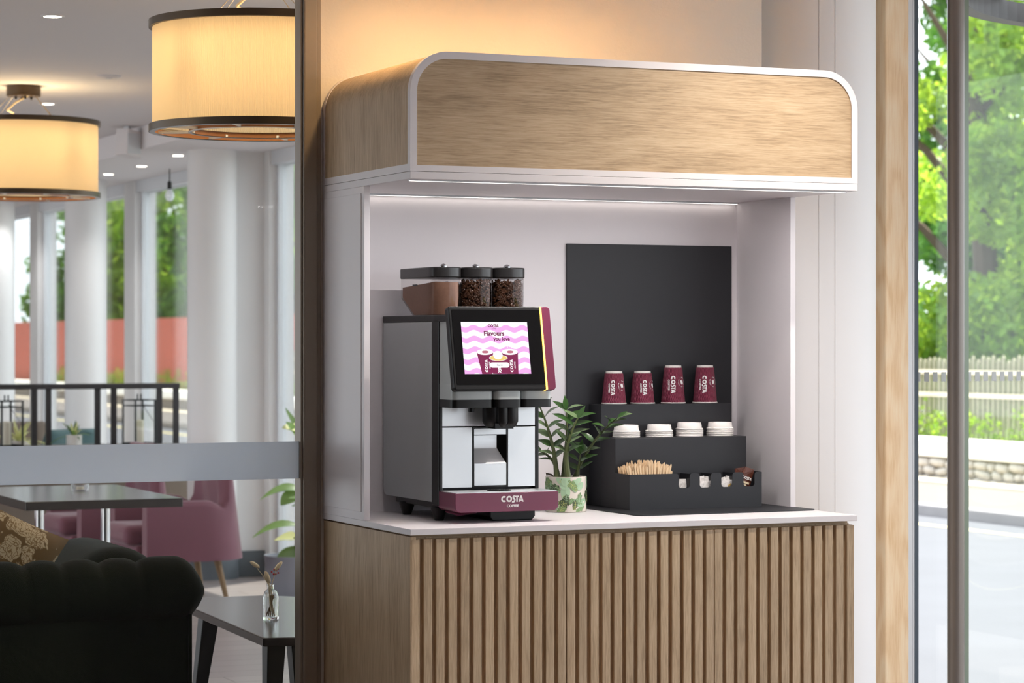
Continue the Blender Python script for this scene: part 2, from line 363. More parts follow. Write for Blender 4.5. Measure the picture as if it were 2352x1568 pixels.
def rootloc(p):
    l = Vector((0,0,0))
    while p is not None: l += p.location; p = p.parent
    return l
def mesh_of(name, mb, m, smooth=False, shift=None, angle=None):
    me = bpy.data.meshes.new(name)
    vs = mb.v if shift is None else [(v[0]-shift[0], v[1]-shift[1], v[2]-shift[2]) for v in mb.v]
    me.from_pydata(vs, [], mb.f); me.validate(); me.update()
    bm = bmesh.new(); bm.from_mesh(me); bmesh.ops.remove_doubles(bm, verts=bm.verts, dist=1e-6); bmesh.ops.recalc_face_normals(bm, faces=bm.faces)
    if smooth:
        for f in bm.faces: f.smooth = True
        if angle:
            for e in bm.edges:
                if len(e.link_faces) == 2 and e.calc_face_angle(0) > angle: e.smooth = False
    bm.to_mesh(me); bm.free()
    if m is not None: me.materials.append(m if not isinstance(m, str) else M[m])
    return me
def ob(name, mb, m, parent=None, smooth=False, bevel=0.0, local=False, angle=0.6, bseg=2):
    """one mesh object; vertices are given in world coordinates (shifted to the parent's) unless local"""
    sh = None if (local or parent is None) else rootloc(parent)
    me = mesh_of(name, mb, m, smooth, sh, angle)
    o = bpy.data.objects.new(name, me); COL.objects.link(o); o.parent = parent
    if bevel:
        b = o.modifiers.new('bevel', 'BEVEL'); b.width = bevel; b.segments = bseg; b.limit_method = 'ANGLE'; b.angle_limit = 0.6
    return o
def tag(o, label, cat, group=None):
    o['label'] = label; o['category'] = cat
    if group: o['group'] = group
    return o
def thing(name, label, cat, loc=(0,0,0), rz=0.0, group=None):
    o = bpy.data.objects.new(name, None); COL.objects.link(o); o.location = loc; o.rotation_euler = (0,0,rz); o.empty_display_size = 0.1
    return tag(o, label, cat, group)
def single(name, mb, m, label, cat, loc=(0,0,0), group=None, **kw):
    """a thing that is one mesh, with its origin at loc (vertices in world coordinates)"""
    me_shift = MB(); me_shift.v = [(v[0]-loc[0], v[1]-loc[1], v[2]-loc[2]) for v in mb.v]; me_shift.f = mb.f
    o = ob(name, me_shift, m, None, **kw); o.location = loc
    return tag(o, label, cat, group)
def struct(name, mb, m, label=None, parent=None, **kw):
    o = ob(name, mb, m, parent, **kw); o['kind'] = 'structure'
    if label: o['label'] = label
    return o
def copy_tree(o, parent=None):
    c = o.copy(); COL.objects.link(c); c.parent = parent
    for ch in [x for x in o.children]: copy_tree(ch, c)
    return c
def rrect(x0, x1, y0, y1, r, n=6, corners=(1,1,1,1)):
    """rounded rectangle loop, CCW from the lower left; corners: bl, br, tr, tl"""
    pts = []
    for (cx, cy, a0, on, px, py) in ((x0+r,y0+r,PI,corners[0],x0,y0),(x1-r,y0+r,1.5*PI,corners[1],x1,y0),(x1-r,y1-r,0,corners[2],x1,y1),(x0+r,y1-r,.5*PI,corners[3],x0,y1)):
        if on: pts += [(cx+r*math.cos(a0+.5*PI*i/n), cy+r*math.sin(a0+.5*PI*i/n)) for i in range(n+1)]
        else: pts.append((px, py))
    return pts

# ---- flat lettering
def text2d(s, size, bold=0.0):
    c = bpy.data.curves.new('tmp', 'FONT'); c.body = s; c.size = size; c.align_x = 'CENTER'; c.align_y = 'CENTER'; c.offset = bold; c.resolution_u = 3
    o = bpy.data.objects.new('tmp', c); COL.objects.link(o); dg = bpy.context.evaluated_depsgraph_get()
    me = bpy.data.meshes.new_from_object(o.evaluated_get(dg)); vs = [tuple(v.co[:2]) for v in me.vertices]; fs = [tuple(p.vertices) for p in me.polygons]
    bpy.data.objects.remove(o); bpy.data.curves.remove(c); bpy.data.meshes.remove(me)
    return vs, fs
def stroke(path, w):
    vs = []; n = len(path)
    for i, p in enumerate(path):
        a = path[max(i-1,0)]; b = path[min(i+1,n-1)]; dx, dy = b[0]-a[0], b[1]-a[1]; l = math.hypot(dx,dy) or 1
        ww = w(i/(n-1)) if callable(w) else w
        vs += [(p[0]-dy/l*ww/2, p[1]+dx/l*ww/2), (p[0]+dy/l*ww/2, p[1]-dx/l*ww/2)]
    return vs, [(2*i,2*i+1,2*i+3,2*i+2) for i in range(n-1)]
def logo2d(h):
    """the rounded capitals C O S T A; the S is a tall hooked stroke. Height h, centred"""
    V = []; Fs = []
    def put(vf, dx):
        o = len(V); V.extend((x+dx, y) for x, y in vf[0]); Fs.extend(tuple(i+o for i in f) for f in vf[1])
    arc = lambda a0, a1, r, n=22, cy=.5: [(r*math.cos(math.radians(a0+(a1-a0)*i/n)), cy+r*math.sin(math.radians(a0+(a1-a0)*i/n))) for i in range(n+1)]
    put(stroke(arc(48, 312, .37), .27), .5)
    put(stroke(arc(0, 360, .37, 28), .27), 1.42)
    sp = [(.36,.90),(.24,.955),(.09,.94),(-.03,.85),(-.05,.73),(.01,.62),(.12,.50),(.20,.38),(.20,.22),(.11,.06),(-.04,-.02),(-.20,.0),(-.27,.06)]
    sm = []
    for i in range(len(sp)-1):
        for t in (0,.33,.67): sm.append((sp[i][0]*(1-t)+sp[i+1][0]*t, sp[i][1]*(1-t)+sp[i+1][1]*t))
    sm.append(sp[-1])
    put(stroke(sm, lambda t: .14+.16*math.sin(PI*t)), 2.18)
    put(([(-.36,1),(-.36,.76),(.36,.76),(.36,1),(-.13,.76),(-.13,0),(.13,0),(.13,.76)], [(0,1,2,3),(4,5,6,7)]), 2.80)
    put(([(-.46,0),(-.14,1),(.14,1),(.46,0),(.18,0),(.0,.66),(-.18,0)], [(0,6,5,1),(1,5,2),(2,5,4,3)]), 3.52)
    put(([(-.2,.16),(-.13,.36),(.13,.36),(.2,.16)], [(0,1,2,3)]), 3.52)
    cx = 2.05
    return [((x-cx)*h, (y-.5)*h) for x, y in V], Fs
def flat(vf, fn):
    mb = MB(); mb.add([fn(x, y) for x, y in vf[0]], vf[1]); return mb

# ================================================================== THE SETTING
CEIL = 2.78; GY = 0.767                                  # ceiling height; plane of the wall behind the kiosk
struct('floor', MB().box(-6.0, 2.42, -9.5, 18.0, -0.06, 0.0), 'floor')
struct('floor_entrance', MB().box(2.42, 4.6, -9.5, 1.35, -0.06, 0.0), 'floor', label='entrance floor')
struct('wall_rear_added', MB().box(-6.0, 4.6, -9.6, -9.5, 0, CEIL), 'wall_neutral')  # unseen, added to keep bright sky reflections off the partition glass
struct('ceiling', MB().box(-6.0, 1.47, -9.5, 18.0, CEIL, CEIL+0.08), 'ceil')
struct('wall_left_added', MB().box(-6.1, -6.0, -9.5, 0.76, 0, CEIL), 'taupe')  # unseen, added to darken the kiosk's left side
struct('wall_far', MB().box(-6.0, 2.42, 18.0, 18.1, 0, CEIL), 'taupe')
struct('wall_back', MB().box(-0.005, 1.588, GY, GY+0.12, 0, CEIL), 'wallpaint')
struct('ceiling_entrance', MB().box(1.47, 4.6, -9.5, 1.35, CEIL, CEIL+0.08), 'ceil', label='entrance ceiling')
# lower ceiling along the windows with its bulkhead
so = struct('ceiling_soffit', MB().box(1.47, 2.42, 1.35, 18.0, 2.645, CEIL+0.08), 'ceil', label='lower white ceiling along the cafe windows')
ob('bulkhead', MB().box(1.462, 1.47, 1.35, 18.0, 2.64, CEIL), 'ceil', so)

# frame post and glass partition with its frosted band
p1 = struct('trim_1', MB().box(-0.068, -0.022, GY-0.02, GY+0.07, 0, CEIL), 'frame_brown', label='bronze upright beside the kiosk', bevel=0.004)
ob('bead', MB().box(-0.022, -0.008, GY-0.012, GY+0.06, 0, CEIL).box(-0.0745, -0.068, GY-0.008, GY+0.05, 0, CEIL), 'frame_brown', p1, bevel=0.002)
w1 = struct('window_1', MB().box(-6.0, -0.074, GY+0.012, GY+0.022, 0.0, CEIL), 'glass_part', label='clear glass partition to the cafe')
ob('frosted_band', MB().box(-6.0, -0.0745, GY+0.010, GY+0.0118, 1.030, 1.147), 'frost', w1)

# big round column at the entrance, clad in curved panels with fine joints
def colr(a, z):
    for j in (math.radians(247), math.radians(262.5), math.radians(180), math.radians(60)):
        if abs((a - j + PI) % (2*PI) - PI) < 0.006: return 0.985
    return 1.0
def fine_column(cx, cy, r, z0, z1, joints):
    angs = sorted(set([2*PI*k/96 for k in range(96)] + [j+d for j in joints for d in (-.0075,-.0045,.0045,.0075)]))
    mb = MB(); n = len(angs)
    def rr(a): return r*0.988 if any(abs(a-j) < .005 for j in joints) else r
    vs = [(cx+rr(a)*math.cos(a), cy+rr(a)*math.sin(a), z) for z in (z0, z1) for a in angs]
    mb.add(vs, [(i,(i+1)%n,n+(i+1)%n,n+i) for i in range(n)] + [tuple(range(n))[::-1], tuple(range(n,2*n))])
    return mb
struct('column_entrance', fine_column(1.87, 0.98, 0.26, 0, CEIL, [math.radians(252.5), math.radians(265.5)]), 'colpaint', label='large round white column behind the kiosk', smooth=True)

# timber jamb, aluminium frame, entrance glass
j = struct('trim_2', MB().box(2.167, 2.262, 0.90, 0.938, 0, CEIL), 'pine', label='pine door jamb beside the entrance glass', bevel=0.002)
ob('side_board', MB().box(2.1665, 2.262, 0.9382, 0.972, 0, CEIL), 'pine', j)
ob('face_edge', MB().box(2.1655, 2.168, 0.9015, 0.9375, 0, CEIL), 'pine', j)
d1 = struct('door_1', MB().box(2.266, 2.286, 0.912, 0.985, 0, CEIL), 'alu', label='glazed entrance door frame', bevel=0.002)
ob('bead', MB().box(2.2862, 2.297, 0.914, 0.975, 0, CEIL), 'alu', d1, bevel=0.003)
ob('gasket', MB().box(2.2972, 2.313, 0.915, 0.965, 0, CEIL), 'gasket', d1)
ob('pane', MB().box(2.313, 5.2, 0.948, 0.958, 0, CEIL), 'glass', d1)
for k in range(24):
    u = 2.322 + 0.0362*k
    ob('glass_marker', MB().box(u, u+0.0195, 0.9465, 0.9478, 1.318, 1.352), 'marker', d1)
pole = struct('trim_3', MB().lathe([(0.031, 0), (0.031, CEIL)], 40, (2.428, 0.85, 0)), 'steel_pole', label='brushed steel upright of the revolving entrance', smooth=True)
ob('glass_edge', MB().box(2.459, 2.481, 0.846, 0.856, 0, CEIL), 'glass_edge', pole)
# curved glass drum of the entrance, its head rail just enters the picture
def arcpt(t, r=1.25): a = math.radians(152 - 70*t); return (2.46+1.10+r*math.cos(a), 0.30+r*math.sin(a)*0.99)
A = [arcpt(i/20) for i in range(21)]
mbc = MB(); n = len(A)
mbc.add([(x,y,z) for z in (0.0, 2.70) for x, y in A], [(i,i+1,n+i+1,n+i) for i in range(n-1)])
struct('window_2', mbc, 'glass_curved', label='curved glass of the entrance', smooth=True)
hr = MB(); hr.add([(x+dx*(x-3.56),y+dx*(y-.3),z) for dx in (-.03,.03) for z in (2.705, 2.78) for x, y in A],
    [(i,i+1,n+i+1,n+i) for i in range(n-1)]+[(2*n+i,2*n+i+1,3*n+i+1,3*n+i) for i in range(n-1)]+[(i,i+1,2*n+i+1,2*n+i) for i in range(n-1)])
struct('trim_4', hr, 'darkmetal', label='dark curved head rail over the entrance glass')

# cafe window wall
def bay(k, v0, v1):
    w = struct('window_%d' % k, MB().box(2.31, 2.32, v0, v1, 0.12, 2.56), 'glass', label='tall cafe window pane')
    ob('sill', MB().box(2.24, 2.40, v0, v1, 0.0, 0.12), 'skirt', w)
    ob('head_frame', MB().box(2.25, 2.38, v0, v1, 2.56, 2.645), 'alu', w)
    ob('frame_stile', MB().box(2.285, 2.335, v0, v0+0.045, 0.12, 2.56), 'alu', w)
    ob('frame_stile', MB().box(2.285, 2.335, v1-0.045, v1, 0.12, 2.56), 'alu', w)
mull = [1.1, 4.95, 8.15, 11.32, 14.45, 17.6]
for i in range(5): bay(3+i, mull[i]+0.30, mull[i+1])
for i, v in enumerate(mull):
    t = struct('trim_%d' % (5+i), MB().box(2.24, 2.40, v, v+0.30, 0, 2.645), 'colpaint', label='white mullion of the cafe windows')
for i, (cv, cr) in enumerate(((8.247,.152),(11.428,.152),(14.503,.152),(5.07,.152))):
    c = struct('column_cafe', MB().lathe([(cr,0),(cr,2.645)], 48, (1.9,cv,0)), 'colpaint', label='slim round white column in the cafe', smooth=True)
    ob('skirting', MB().lathe([(cr+.012,0),(cr+.012,.15),(cr+.004,.16)], 40, (1.9,cv,0)), 'skirt', c, smooth=True)
pier = struct('wall_pier', MB().box(2.035, 2.24, 8.26, 8.40, 0, 2.645), 'colpaint', label='white pier between column and window')
ob('skirting', MB().box(2.03, 2.24, 8.235, 8.26, 0, 0.16), 'skirt', pier, bevel=0.004)
# low wall under the railing
lw = struct('wall_low', MB().box(-2.0, 2.10, 9.42, 9.60, 0, 0.765), 'taupe', label='taupe low wall below the railing')
ob('ledge', MB().box(-2.0, 2.12, 9.12, 9.62, 0.765, 0.785), 'darkmetal', lw)

# ------------------------------------------------------------------ outside
struct('ground_road', MB().box(2.42, 9.85, -30, 90, -0.25, -0.10), 'road', label='grey asphalt street')
struct('ground_yard', MB().box(-30, -6.0, -30, 40, -0.25, -0.05), 'pave', label='paved yard on the far side of the cafe')
struct('ground_terrace', MB().box(2.42, 3.4, -30, 90, -0.10, -0.03), 'pave', label='paving along the building')
struct('ground_line', MB().box(9.15, 9.25, -30, 90, -0.10, -0.097), 'yellow', label='yellow line along the kerb')
kb = struct('kerb', MB().box(9.84, 9.95, -30, 90, -0.2, -0.03), 'mortar', label='kerb of the far pavement')
for i in range(40):
    ob('kerb_stone', MB().box(9.80, 9.96, i*0.92-2, i*0.92-1.09, -0.12, 0.0), 'kerb', kb, bevel=0.012)
struct('ground_pavement', MB().box(9.955, 11.75, -30, 90, -0.2, -0.005), 'pave', label='far pavement')
struct('ground_verge', MB().box(11.75, 12.25, -30, 90, -0.2, 0.02), 'verge', label='pale strip at the foot of the stone wall')
sw = struct('wall_street', MB().box(12.26, 12.62, -10, 80, -0.1, 0.245), 'mortar', label='low field stone wall across the street')
proto = []
for q in range(6):
    b = MB(); rr = random.Random(q)
    b.ell((0,0,0), (0.055, 0.5, 0.5), 10, 6)
    b.map(lambda v: (v[0], max(-.46,min(.46,v[1]*1.25)) + .05*rr.uniform(-1,1), max(-.46,min(.46,v[2]*1.25)) + .05*rr.uniform(-1,1)))
    proto.append(mesh_of('stone', b, 'stone', True))
cnt = 0
for row in range(3):
    y = 8.5 + random.uniform(0, .2)
    while y < 24 and cnt < 290:
        w = random.uniform(0.13, 0.32); h = 0.085
        s = bpy.data.objects.new('stone', random.choice(proto)); COL.objects.link(s); s.parent = sw
        s.location = (12.255, y+w/2, -0.045+row*h+h/2+random.uniform(-.008,.008)); s.scale = (1, w, h*1.12); s.rotation_euler = (random.uniform(-.15,.15),0,0)
        y += w*0.96; cnt += 1
ob('coping', MB().box(12.20, 12.66, -10, 80, 0.235, 0.42), 'coping', sw, bevel=0.03)
struct('ground_bank', MB().prism([(12.62,-.1),(16,-.1),(16,.50),(12.9,.38),(12.62,.38)], -20, 95, 1), 'grassbank', label='grassy bank behind the stone wall')
fe = thing('picket_fence', 'weathered picket fence on the bank behind the stone wall', 'fence', (12.95, 5, 0.36))
mb = MB()
for k in range(420):
    y = 5 + k*0.095; hgt = 1.26 + random.uniform(-.03,.03)
    mb.prism([(y,.33),(y+.052,.33),(y+.052,hgt),(y+.026,hgt+.03),(y,hgt)], 12.93, 12.95, 0)
o = ob('pickets', mb, 'fencewood', fe); o['kind'] = 'stuff'
for z in (0.85, 1.10): ob('rail', MB().box(12.900, 12.9295, 5, 45, z, z+0.05), 'verge', fe)
single('boarding', MB().box(13.15, 13.23, 30, 75, 0.38, 2.0), 'hoard', 'red-brown board fence in front of the far trees', 'fence', (13.19, 52, 0.38))

def leaves_mesh(name, clusters, n, size, m):
    cs = np.array([c[:3] for c in clusters]); rs = np.array([c[3:6] for c in clusters]); vol = rs.prod(1); pick = RNG.choice(len(cs), n, p=vol/vol.sum())
    d = RNG.normal(size=(n,3)); d /= np.linalg.norm(d,axis=1)[:,None]; rad = RNG.uniform(.35,1,n)[:,None]**.6
    P = cs[pick] + d*rad*rs[pick]
    a = RNG.normal(size=(n,3)); a /= np.linalg.norm(a,axis=1)[:,None]
    b = np.cross(a, RNG.normal(size=(n,3))); b /= np.linalg.norm(b,axis=1)[:,None]
    s = size*RNG.uniform(.6,1.3,n)[:,None]
    V = np.stack([P-a*s, P+b*s*.5, P+a*s, P-b*s*.5], 1).reshape(-1,3)
    me = bpy.data.meshes.new(name); me.vertices.add(4*n); me.vertices.foreach_set('co', V.astype(np.float32).ravel())
    me.loops.add(4*n); me.loops.foreach_set('vertex_index', np.arange(4*n, dtype=np.int32)); me.polygons.add(n)
    me.polygons.foreach_set('loop_start', np.arange(0,4*n,4,dtype=np.int32)); me.update(calc_edges=True); me.materials.append(M[m]); return me
def tree(x, y, h, spread, n, size, m, label, ncl=40, low=0.06):
    t = thing('tree', label, 'tree', (x,y,0.3), group='trees across the street')
    trunk = MB().tube([(0,0,0),(.1,.05,h*.3),(-.05,.1,h*.6),(.05,0,h*.85)], [.2,.16,.1,.04], 8)
    for q in range(5):
        a = random.uniform(0,2*PI); z = h*random.uniform(.25,.6)
        trunk.tube([(0,0,z),(math.cos(a)*spread*.35,math.sin(a)*spread*.35,z+h*.12),(math.cos(a)*spread*.7,math.sin(a)*spread*.7,z+h*.2)], [.08,.05,.02], 6)
    ob('trunk', trunk, 'bark', t, smooth=True, local=True)
    cl = []
    for q in range(ncl):
        a = random.uniform(0,2*PI); z = h*random.uniform(low,1); k = random.uniform(.24,.38)*spread*(1.05-.35*z/h); r = (spread*(1.06-.42*z/h)*.94 - k)*math.sqrt(random.random()); cl.append((r*math.cos(a), r*math.sin(a), z, k, k, k*.75))
    o = bpy.data.objects.new('foliage', leaves_mesh('foliage', cl, n, size, m)); COL.objects.link(o); o.parent = t; o['kind'] = 'stuff'
TL = ['bright green leafy tree behind the picket fence', 'dense deep green tree on the bank', 'tall yellow-green tree behind the board fence', 'broad dark green tree beyond the board fence']
for i, (x, y, h, sp, n, sz, m, l) in enumerate([
        (15.4, 11.0, 6.2, 2.15, 9000, .085, 'tree2', TL[1]), (15.4, 15.4, 6.4, 2.15, 16000, .075, 'tree1', TL[0]), (15.4, 19.8, 6.9, 2.15, 24000, .075, 'tree1', TL[0]), (15.4, 24.2, 6.4, 2.15, 12000, .09, 'tree1', TL[0]),
        (19.8, 17.6, 7.6, 2.15, 12000, .10, 'tree2', TL[1]), (19.8, 22.0, 7.8, 2.15, 16000, .10, 'tree2', TL[1]), (19.8, 26.4, 8.0, 2.15, 20000, .10, 'tree2', TL[1]), (19.8, 30.8, 8.0, 2.15, 9000, .12, 'tree2', TL[1]),
        (16.2, 33, 5.8, 2.55, 10000, .12, 'tree2', TL[3]), (16.2, 38.4, 6.4, 2.6, 10000, .13, 'tree1', TL[2]), (16.4, 44, 6.6, 2.75, 10000, .14, 'tree2', TL[3]),
        (16.6, 50, 7.0, 2.95, 10000, .15, 'tree1', TL[2]), (16.9, 56.5, 7.2, 3.15, 10000, .16, 'tree2', TL[3]), (17.1, 63.5, 7.6, 3.4, 9000, .18, 'tree1', TL[2]), (17.3, 71, 7.8, 3.55, 9000, .18, 'tree2', TL[3])]):
    tree(x, y, h, sp, n, sz, m, l)
# low hedge on the bank foot
hl = [(12.84+random.uniform(-.02,.06), y, .46+random.uniform(-.05,.12), .10, .22, random.uniform(.12,.42)) for y in np.arange(6, 60, .3)]
hd = bpy.data.objects.new('hedge', leaves_mesh('hedge', hl, 16000, .035, 'tree1')); COL.objects.link(hd); hd['kind'] = 'stuff'; tag(hd, 'low yellow-green weeds growing along the fence foot', 'shrubs')

# ================================================================== THE KIOSK
W = 0.92; D = GY-0.002
# --- base cabinet with three slatted doors
cab = thing('base_cabinet', 'oak base cabinet with three vertically slatted doors under the white worktop', 'cabinet', (0,0,0))
ob('carcass', MB().box(0.008, 1.492, 0.040, D, 0.08, 0.893), 'oak_side', cab)
ob('plinth', MB().box(0.02, 1.48, 0.08, D-.02, 0.0, 0.08), 'black', cab)
ob('side_panel', MB().box(0.004, 0.022, 0.012, D, 0.0, 0.897), 'oak_side', cab, bevel=0.001)
ob('top_rail', MB().box(0.022, 1.49, 0.045, D, 0.893, 0.9025), 'oak_h', cab)
sl_mesh = None
sw_, sp_ = 0.0272, 0.0391
for dno, d0 in enumerate((0.0065, 0.5035, 1.0005)):
    door = ob('door', MB().box(d0, d0+0.4945, 0.024, 0.038, 0.095, 0.889), 'oak_v', cab, bevel=0.001)
    for k in range(13):
        if sl_mesh is None:
            sl_mesh = mesh_of('slat', MB().box(0, sw_, 0, 0.0135, 0, 0.794), 'oak_slat')
        s = bpy.data.objects.new('slat', sl_mesh); COL.objects.link(s); s.parent = door
        s.location = (d0 + k*((0.4945-sw_)/12.0), 0.0108, 0.095)
        b = s.modifiers.new('bevel', 'BEVEL'); b.width = 0.0022; b.segments = 2
# --- worktop
single('worktop', MB().box(0, 1.5, 0, D, 0.902, W), 'white', 'long white laminate worktop on the oak cabinet', 'worktop', (0.75, .38, .902), bevel=0.0012)
# --- niche surround
ni = thing('niche_surround', 'white panelled niche between worktop and oak hood', 'cabinet', (0, 0.385, W))
HB = 1.933
ob('side_panel', MB().box(0.0, 0.019, 0.385, D, W, HB), 'white', ni, bevel=0.001)
ob('side_panel', MB().box(1.481, 1.5, 0.385, D, W, HB), 'white', ni, bevel=0.001)
ob('back_panel', MB().box(0.019, 1.481, 0.750, D, W, HB), 'white', ni)
ob('inset_panel', MB().box(-0.0022, 0.0, 0.408, 0.742, 0.945, 1.912), 'white', ni, bevel=0.0008)
# --- hood
hd = thing('oak_hood', 'oak veneered hood with rounded white edging above the niche', 'hood', (0, 0, HB))
ob('base_board', MB().box(0, 1.5, 0, D, HB, 1.9545), 'white', hd, bevel=0.001)
def hood_loop(ins, r=0.118): 
    rr = r-ins
    return rrect(ins, 1.5-ins, 1.9555+ins*0.85, 2.305-ins, rr, 12, (0,0,1,1))
ob('edge_band', MB().ring(hood_loop(0), hood_loop(0.021), 0.0, 0.022, 1), 'white', hd, smooth=True, angle=.5)
ob('edge_band', MB().ring(hood_loop(0), hood_loop(0.021), D-0.02, D, 1), 'white', hd, smooth=True, angle=.5)
ob('front_panel', MB().prism(hood_loop(0.0205), 0.005, 0.021, 1), 'oak_h', hd)
lo = [p for p in hood_loop(0.0025)]; lo_i = [p for p in hood_loop(0.012)]
# veneer skin over sides and top: outer loop without its bottom edge
skin = MB(); path = lo[2:] ; path = [lo[1]] + path + [lo[0]]
path = [(x, max(z, 1.977)) for x, z in path]
n = len(path); skin.add([(x,y,z) for y in (0.022, D-0.02) for x, z in path], [(i,i+1,n+i+1,n+i) for i in range(n-1)])
ob('veneer_skin', skin, 'oak_side', hd, smooth=True)
for a, b in ((0.0008, 0.02), (1.48, 1.4992)): ob('lower_strip', MB().box(a, b, 0.022, D-.02, 1.9555, 1.977), 'white', hd)
led = ob('led_profile', MB().box(0.012, 1.482, 0.036, 0.048, HB-0.0035, HB), 'alu', hd)
ob('led_strip', MB().box(0.014, 1.480, 0.039, 0.045, HB-0.0045, HB-0.0035), 'led', led)
led = ob('led_profile', MB().box(0.022, 1.478, 0.732, 0.748, HB-0.005, HB), 'alu', hd)
ob('led_strip', MB().box(0.024, 1.476, 0.734, 0.740, HB-0.006, HB-0.005), 'led', led)
def area(name, loc, sx, sy, power, col, rot=(0,0,0), spread=PI):
    l = bpy.data.lights.new(name, 'AREA'); l.shape = 'RECTANGLE'; l.size = sx; l.size_y = sy; l.energy = power; l.color = col; l.spread = spread
    o = bpy.data.objects.new(name, l); COL.objects.link(o); o.location = loc; o.rotation_euler = rot; return o
area('led_light_front', (0.75, 0.042, HB-0.006), 1.44, 0.006, 3.0, (1, .97, .96))
area('led_light_back', (0.75, 0.736, HB-0.008), 1.42, 0.006, 0.03, (1, .93, .86))

# --- lamps on the entrance side: ceiling spots that light the hood and the wall above it
def spotlamp(lname, u, v, power, col, label, size=1.4, blend=.6, radius=.03, tilt=(0,0,0)):
    t = thing('ceiling_spot', label, 'lamp', (u, v, CEIL))
    ob('rim', MB().lathe([(.035,0),(.05,0),(.05,-.006),(.035,-.006)], 28, (0,0,0), cap=False), 'alu', t, local=True)
    ob('lens', MB().lathe([(.0001,-.003),(.035,-.003)], 24, (0,0,0), cap=False), 'downlight', t, local=True)
    l = bpy.data.lights.new(lname, 'SPOT'); l.energy = power; l.color = col; l.spot_size = size; l.spot_blend = blend; l.shadow_soft_size = radius
    o = bpy.data.objects.new(lname, l); COL.objects.link(o); o.location = (u, v, CEIL-0.02); o.rotation_euler = tilt
spotlamp('wall_spot_upright_offscreen', 0.22, 0.24, 9, (1, .66, .30), 'warm recessed ceiling spot above the oak hood, by the bronze upright', 2.8, .8, .05)
spotlamp('wall_spot_middle_offscreen', 0.78, 0.20, 8.5, (1, .68, .34), 'warm recessed ceiling spot above the middle of the oak hood', 2.8, .8, .05)
spotlamp('hood_spot_offscreen', 1.30, -0.75, 27, (1, .92, .82), 'recessed ceiling spot in front of the hood', 1.9, .9, .04, (math.radians(24),0,math.radians(22)))

# ================================================================== COFFEE MACHINE
mc = thing('coffee_machine', 'grey and burgundy bean-to-cup coffee machine with touch screen on the worktop', 'coffee machine', (0.36, 0.40, W))
u0, u1 = 0.195, 0.525
# body: side panels with a rounded rear lower corner
prof = rrect(0.285, 0.738, 0.975, 1.525, 0.028, 6, (0,1,0,0))
ob('body', MB().prism(rrect(0.285, 0.736, 0.976, 1.526, 0.028, 6, (0,1,0,0)), u0+.006, u1-.006, 0), 'black', mc)
ob('side_panel', MB().prism(rrect(0.322, 0.738, 0.975, 1.522, 0.028, 6, (0,1,0,0)), u0, u0+.006, 0), 'grey_side', mc, smooth=True, bevel=0.002)
ob('side_panel', MB().prism(rrect(0.322, 0.738, 0.975, 1.522, 0.028, 6, (0,1,0,0)), u1-.006, u1, 0), 'grey_side', mc, smooth=True, bevel=0.002)
for a, b in ((u0-.001, u0+.014), (u1-.014, u1+.001)): ob('corner_post', MB().box(a, b, 0.262, 0.322, 0.966, 1.53), 'black', mc, bevel=0.004)
ob('top_cover', MB().box(u0-.001, u1+.001, 0.20, 0.742, 1.522, 1.543), 'black', mc, bevel=0.003)
ob('base_rail', MB().box(u0+.012, u1-.012, 0.27, 0.655, 0.957, 0.977), 'black', mc, bevel=0.002)
for fx, fy in ((0.213,0.306),(0.219,0.590),(0.505,0.306),(0.505,0.590)):
    ob('foot', MB().lathe([(.012,0),(.014,.003),(.025,.034),(.026,.040),(.022,.042)], 24, (fx,fy,W)), 'black', mc, smooth=True)
# brushed steel front
st = ob('steel_front', MB().box(u0+.010, u1-.013, 0.262, 0.285, 1.206, 1.285), 'steel', mc, bevel=0.001)
FV = 0.262
ob('steel_front', MB().box(u0+.010, 0.3035, FV, 0.285, 1.020, 1.203).add([], []), 'steel', mc, bevel=0.001)
ob('steel_front', MB().box(0.4215, u1-.013, FV, 0.285, 1.020, 1.203), 'steel', mc, bevel=0.001)
ob('front_backing', MB().box(u0+.008, u1-.008, 0.292, 0.30, 1.0, 1.30), 'black', mc)
# service door with milk scoop
dr = ob('service_door', MB().ring(rrect(0.3045,0.4205,1.0195,1.2035,.004,2), rrect(0.3095,0.4155,1.0245,1.1985,.003,2), FV-.001, 0.30, 1), 'blackgloss', mc)
scoop = MB().prism([(FV-.002,1.0255),(FV-.002,1.092),(FV+.002,1.099),(.282,1.135),(.284,1.140),(.284,1.1765),(.290,1.1765),(.290,1.0255)], .310, .415, 0)
ob('scoop_panel', scoop, 'steel', dr, smooth=True, angle=.5)
ob('scoop_panel', MB().box(.310,.415,FV+.0,.285,1.180,1.198), 'steel', dr)
ob('scoop_cheek', MB().add([(.3935,.284,1.18),(.4155,.258,1.18),(.4155,.258,1.090),(.3935,.283,1.137)],[(0,1,2,3)]), 'blackgloss', dr)
# drip tray
tr = ob('drip_tray', MB().prism(rrect(0.1955, 0.5335, 0.953, 1.0105, 0.018, 6, (1,1,0,0)), 0.135, 0.27, 1), 'burgundy', mc, smooth=True, bevel=0.002, angle=.5)
ob('tray_plate', MB().box(0.2, 0.529, 0.1385, 0.262, 1.0105, 1.0125), 'steel', tr)
gr = MB()
for r_ in (.034, .024, .013): gr.lathe([(r_-.002,0),(r_-.002,.003),(r_+.002,.003),(r_+.002,0)], 28, (.365,.20,1.0125), cap=False)
for q in range(6):
    a = q*PI/6; gr.tube([(.365-.034*math.cos(a),.2-.034*math.sin(a),1.0145),(.365+.034*math.cos(a),.2+.034*math.sin(a),1.0145)], .0015, 5)
ob('drain_grate', gr, 'black', tr)
fpt = lambda x, y: (0.365+0.017+x, 0.1345, 0.9835+y)
v, f_ = logo2d(0.0185); ob('logo', flat((v,f_), lambda x,y: fpt(x, y+.0075)), 'textwhite', tr)
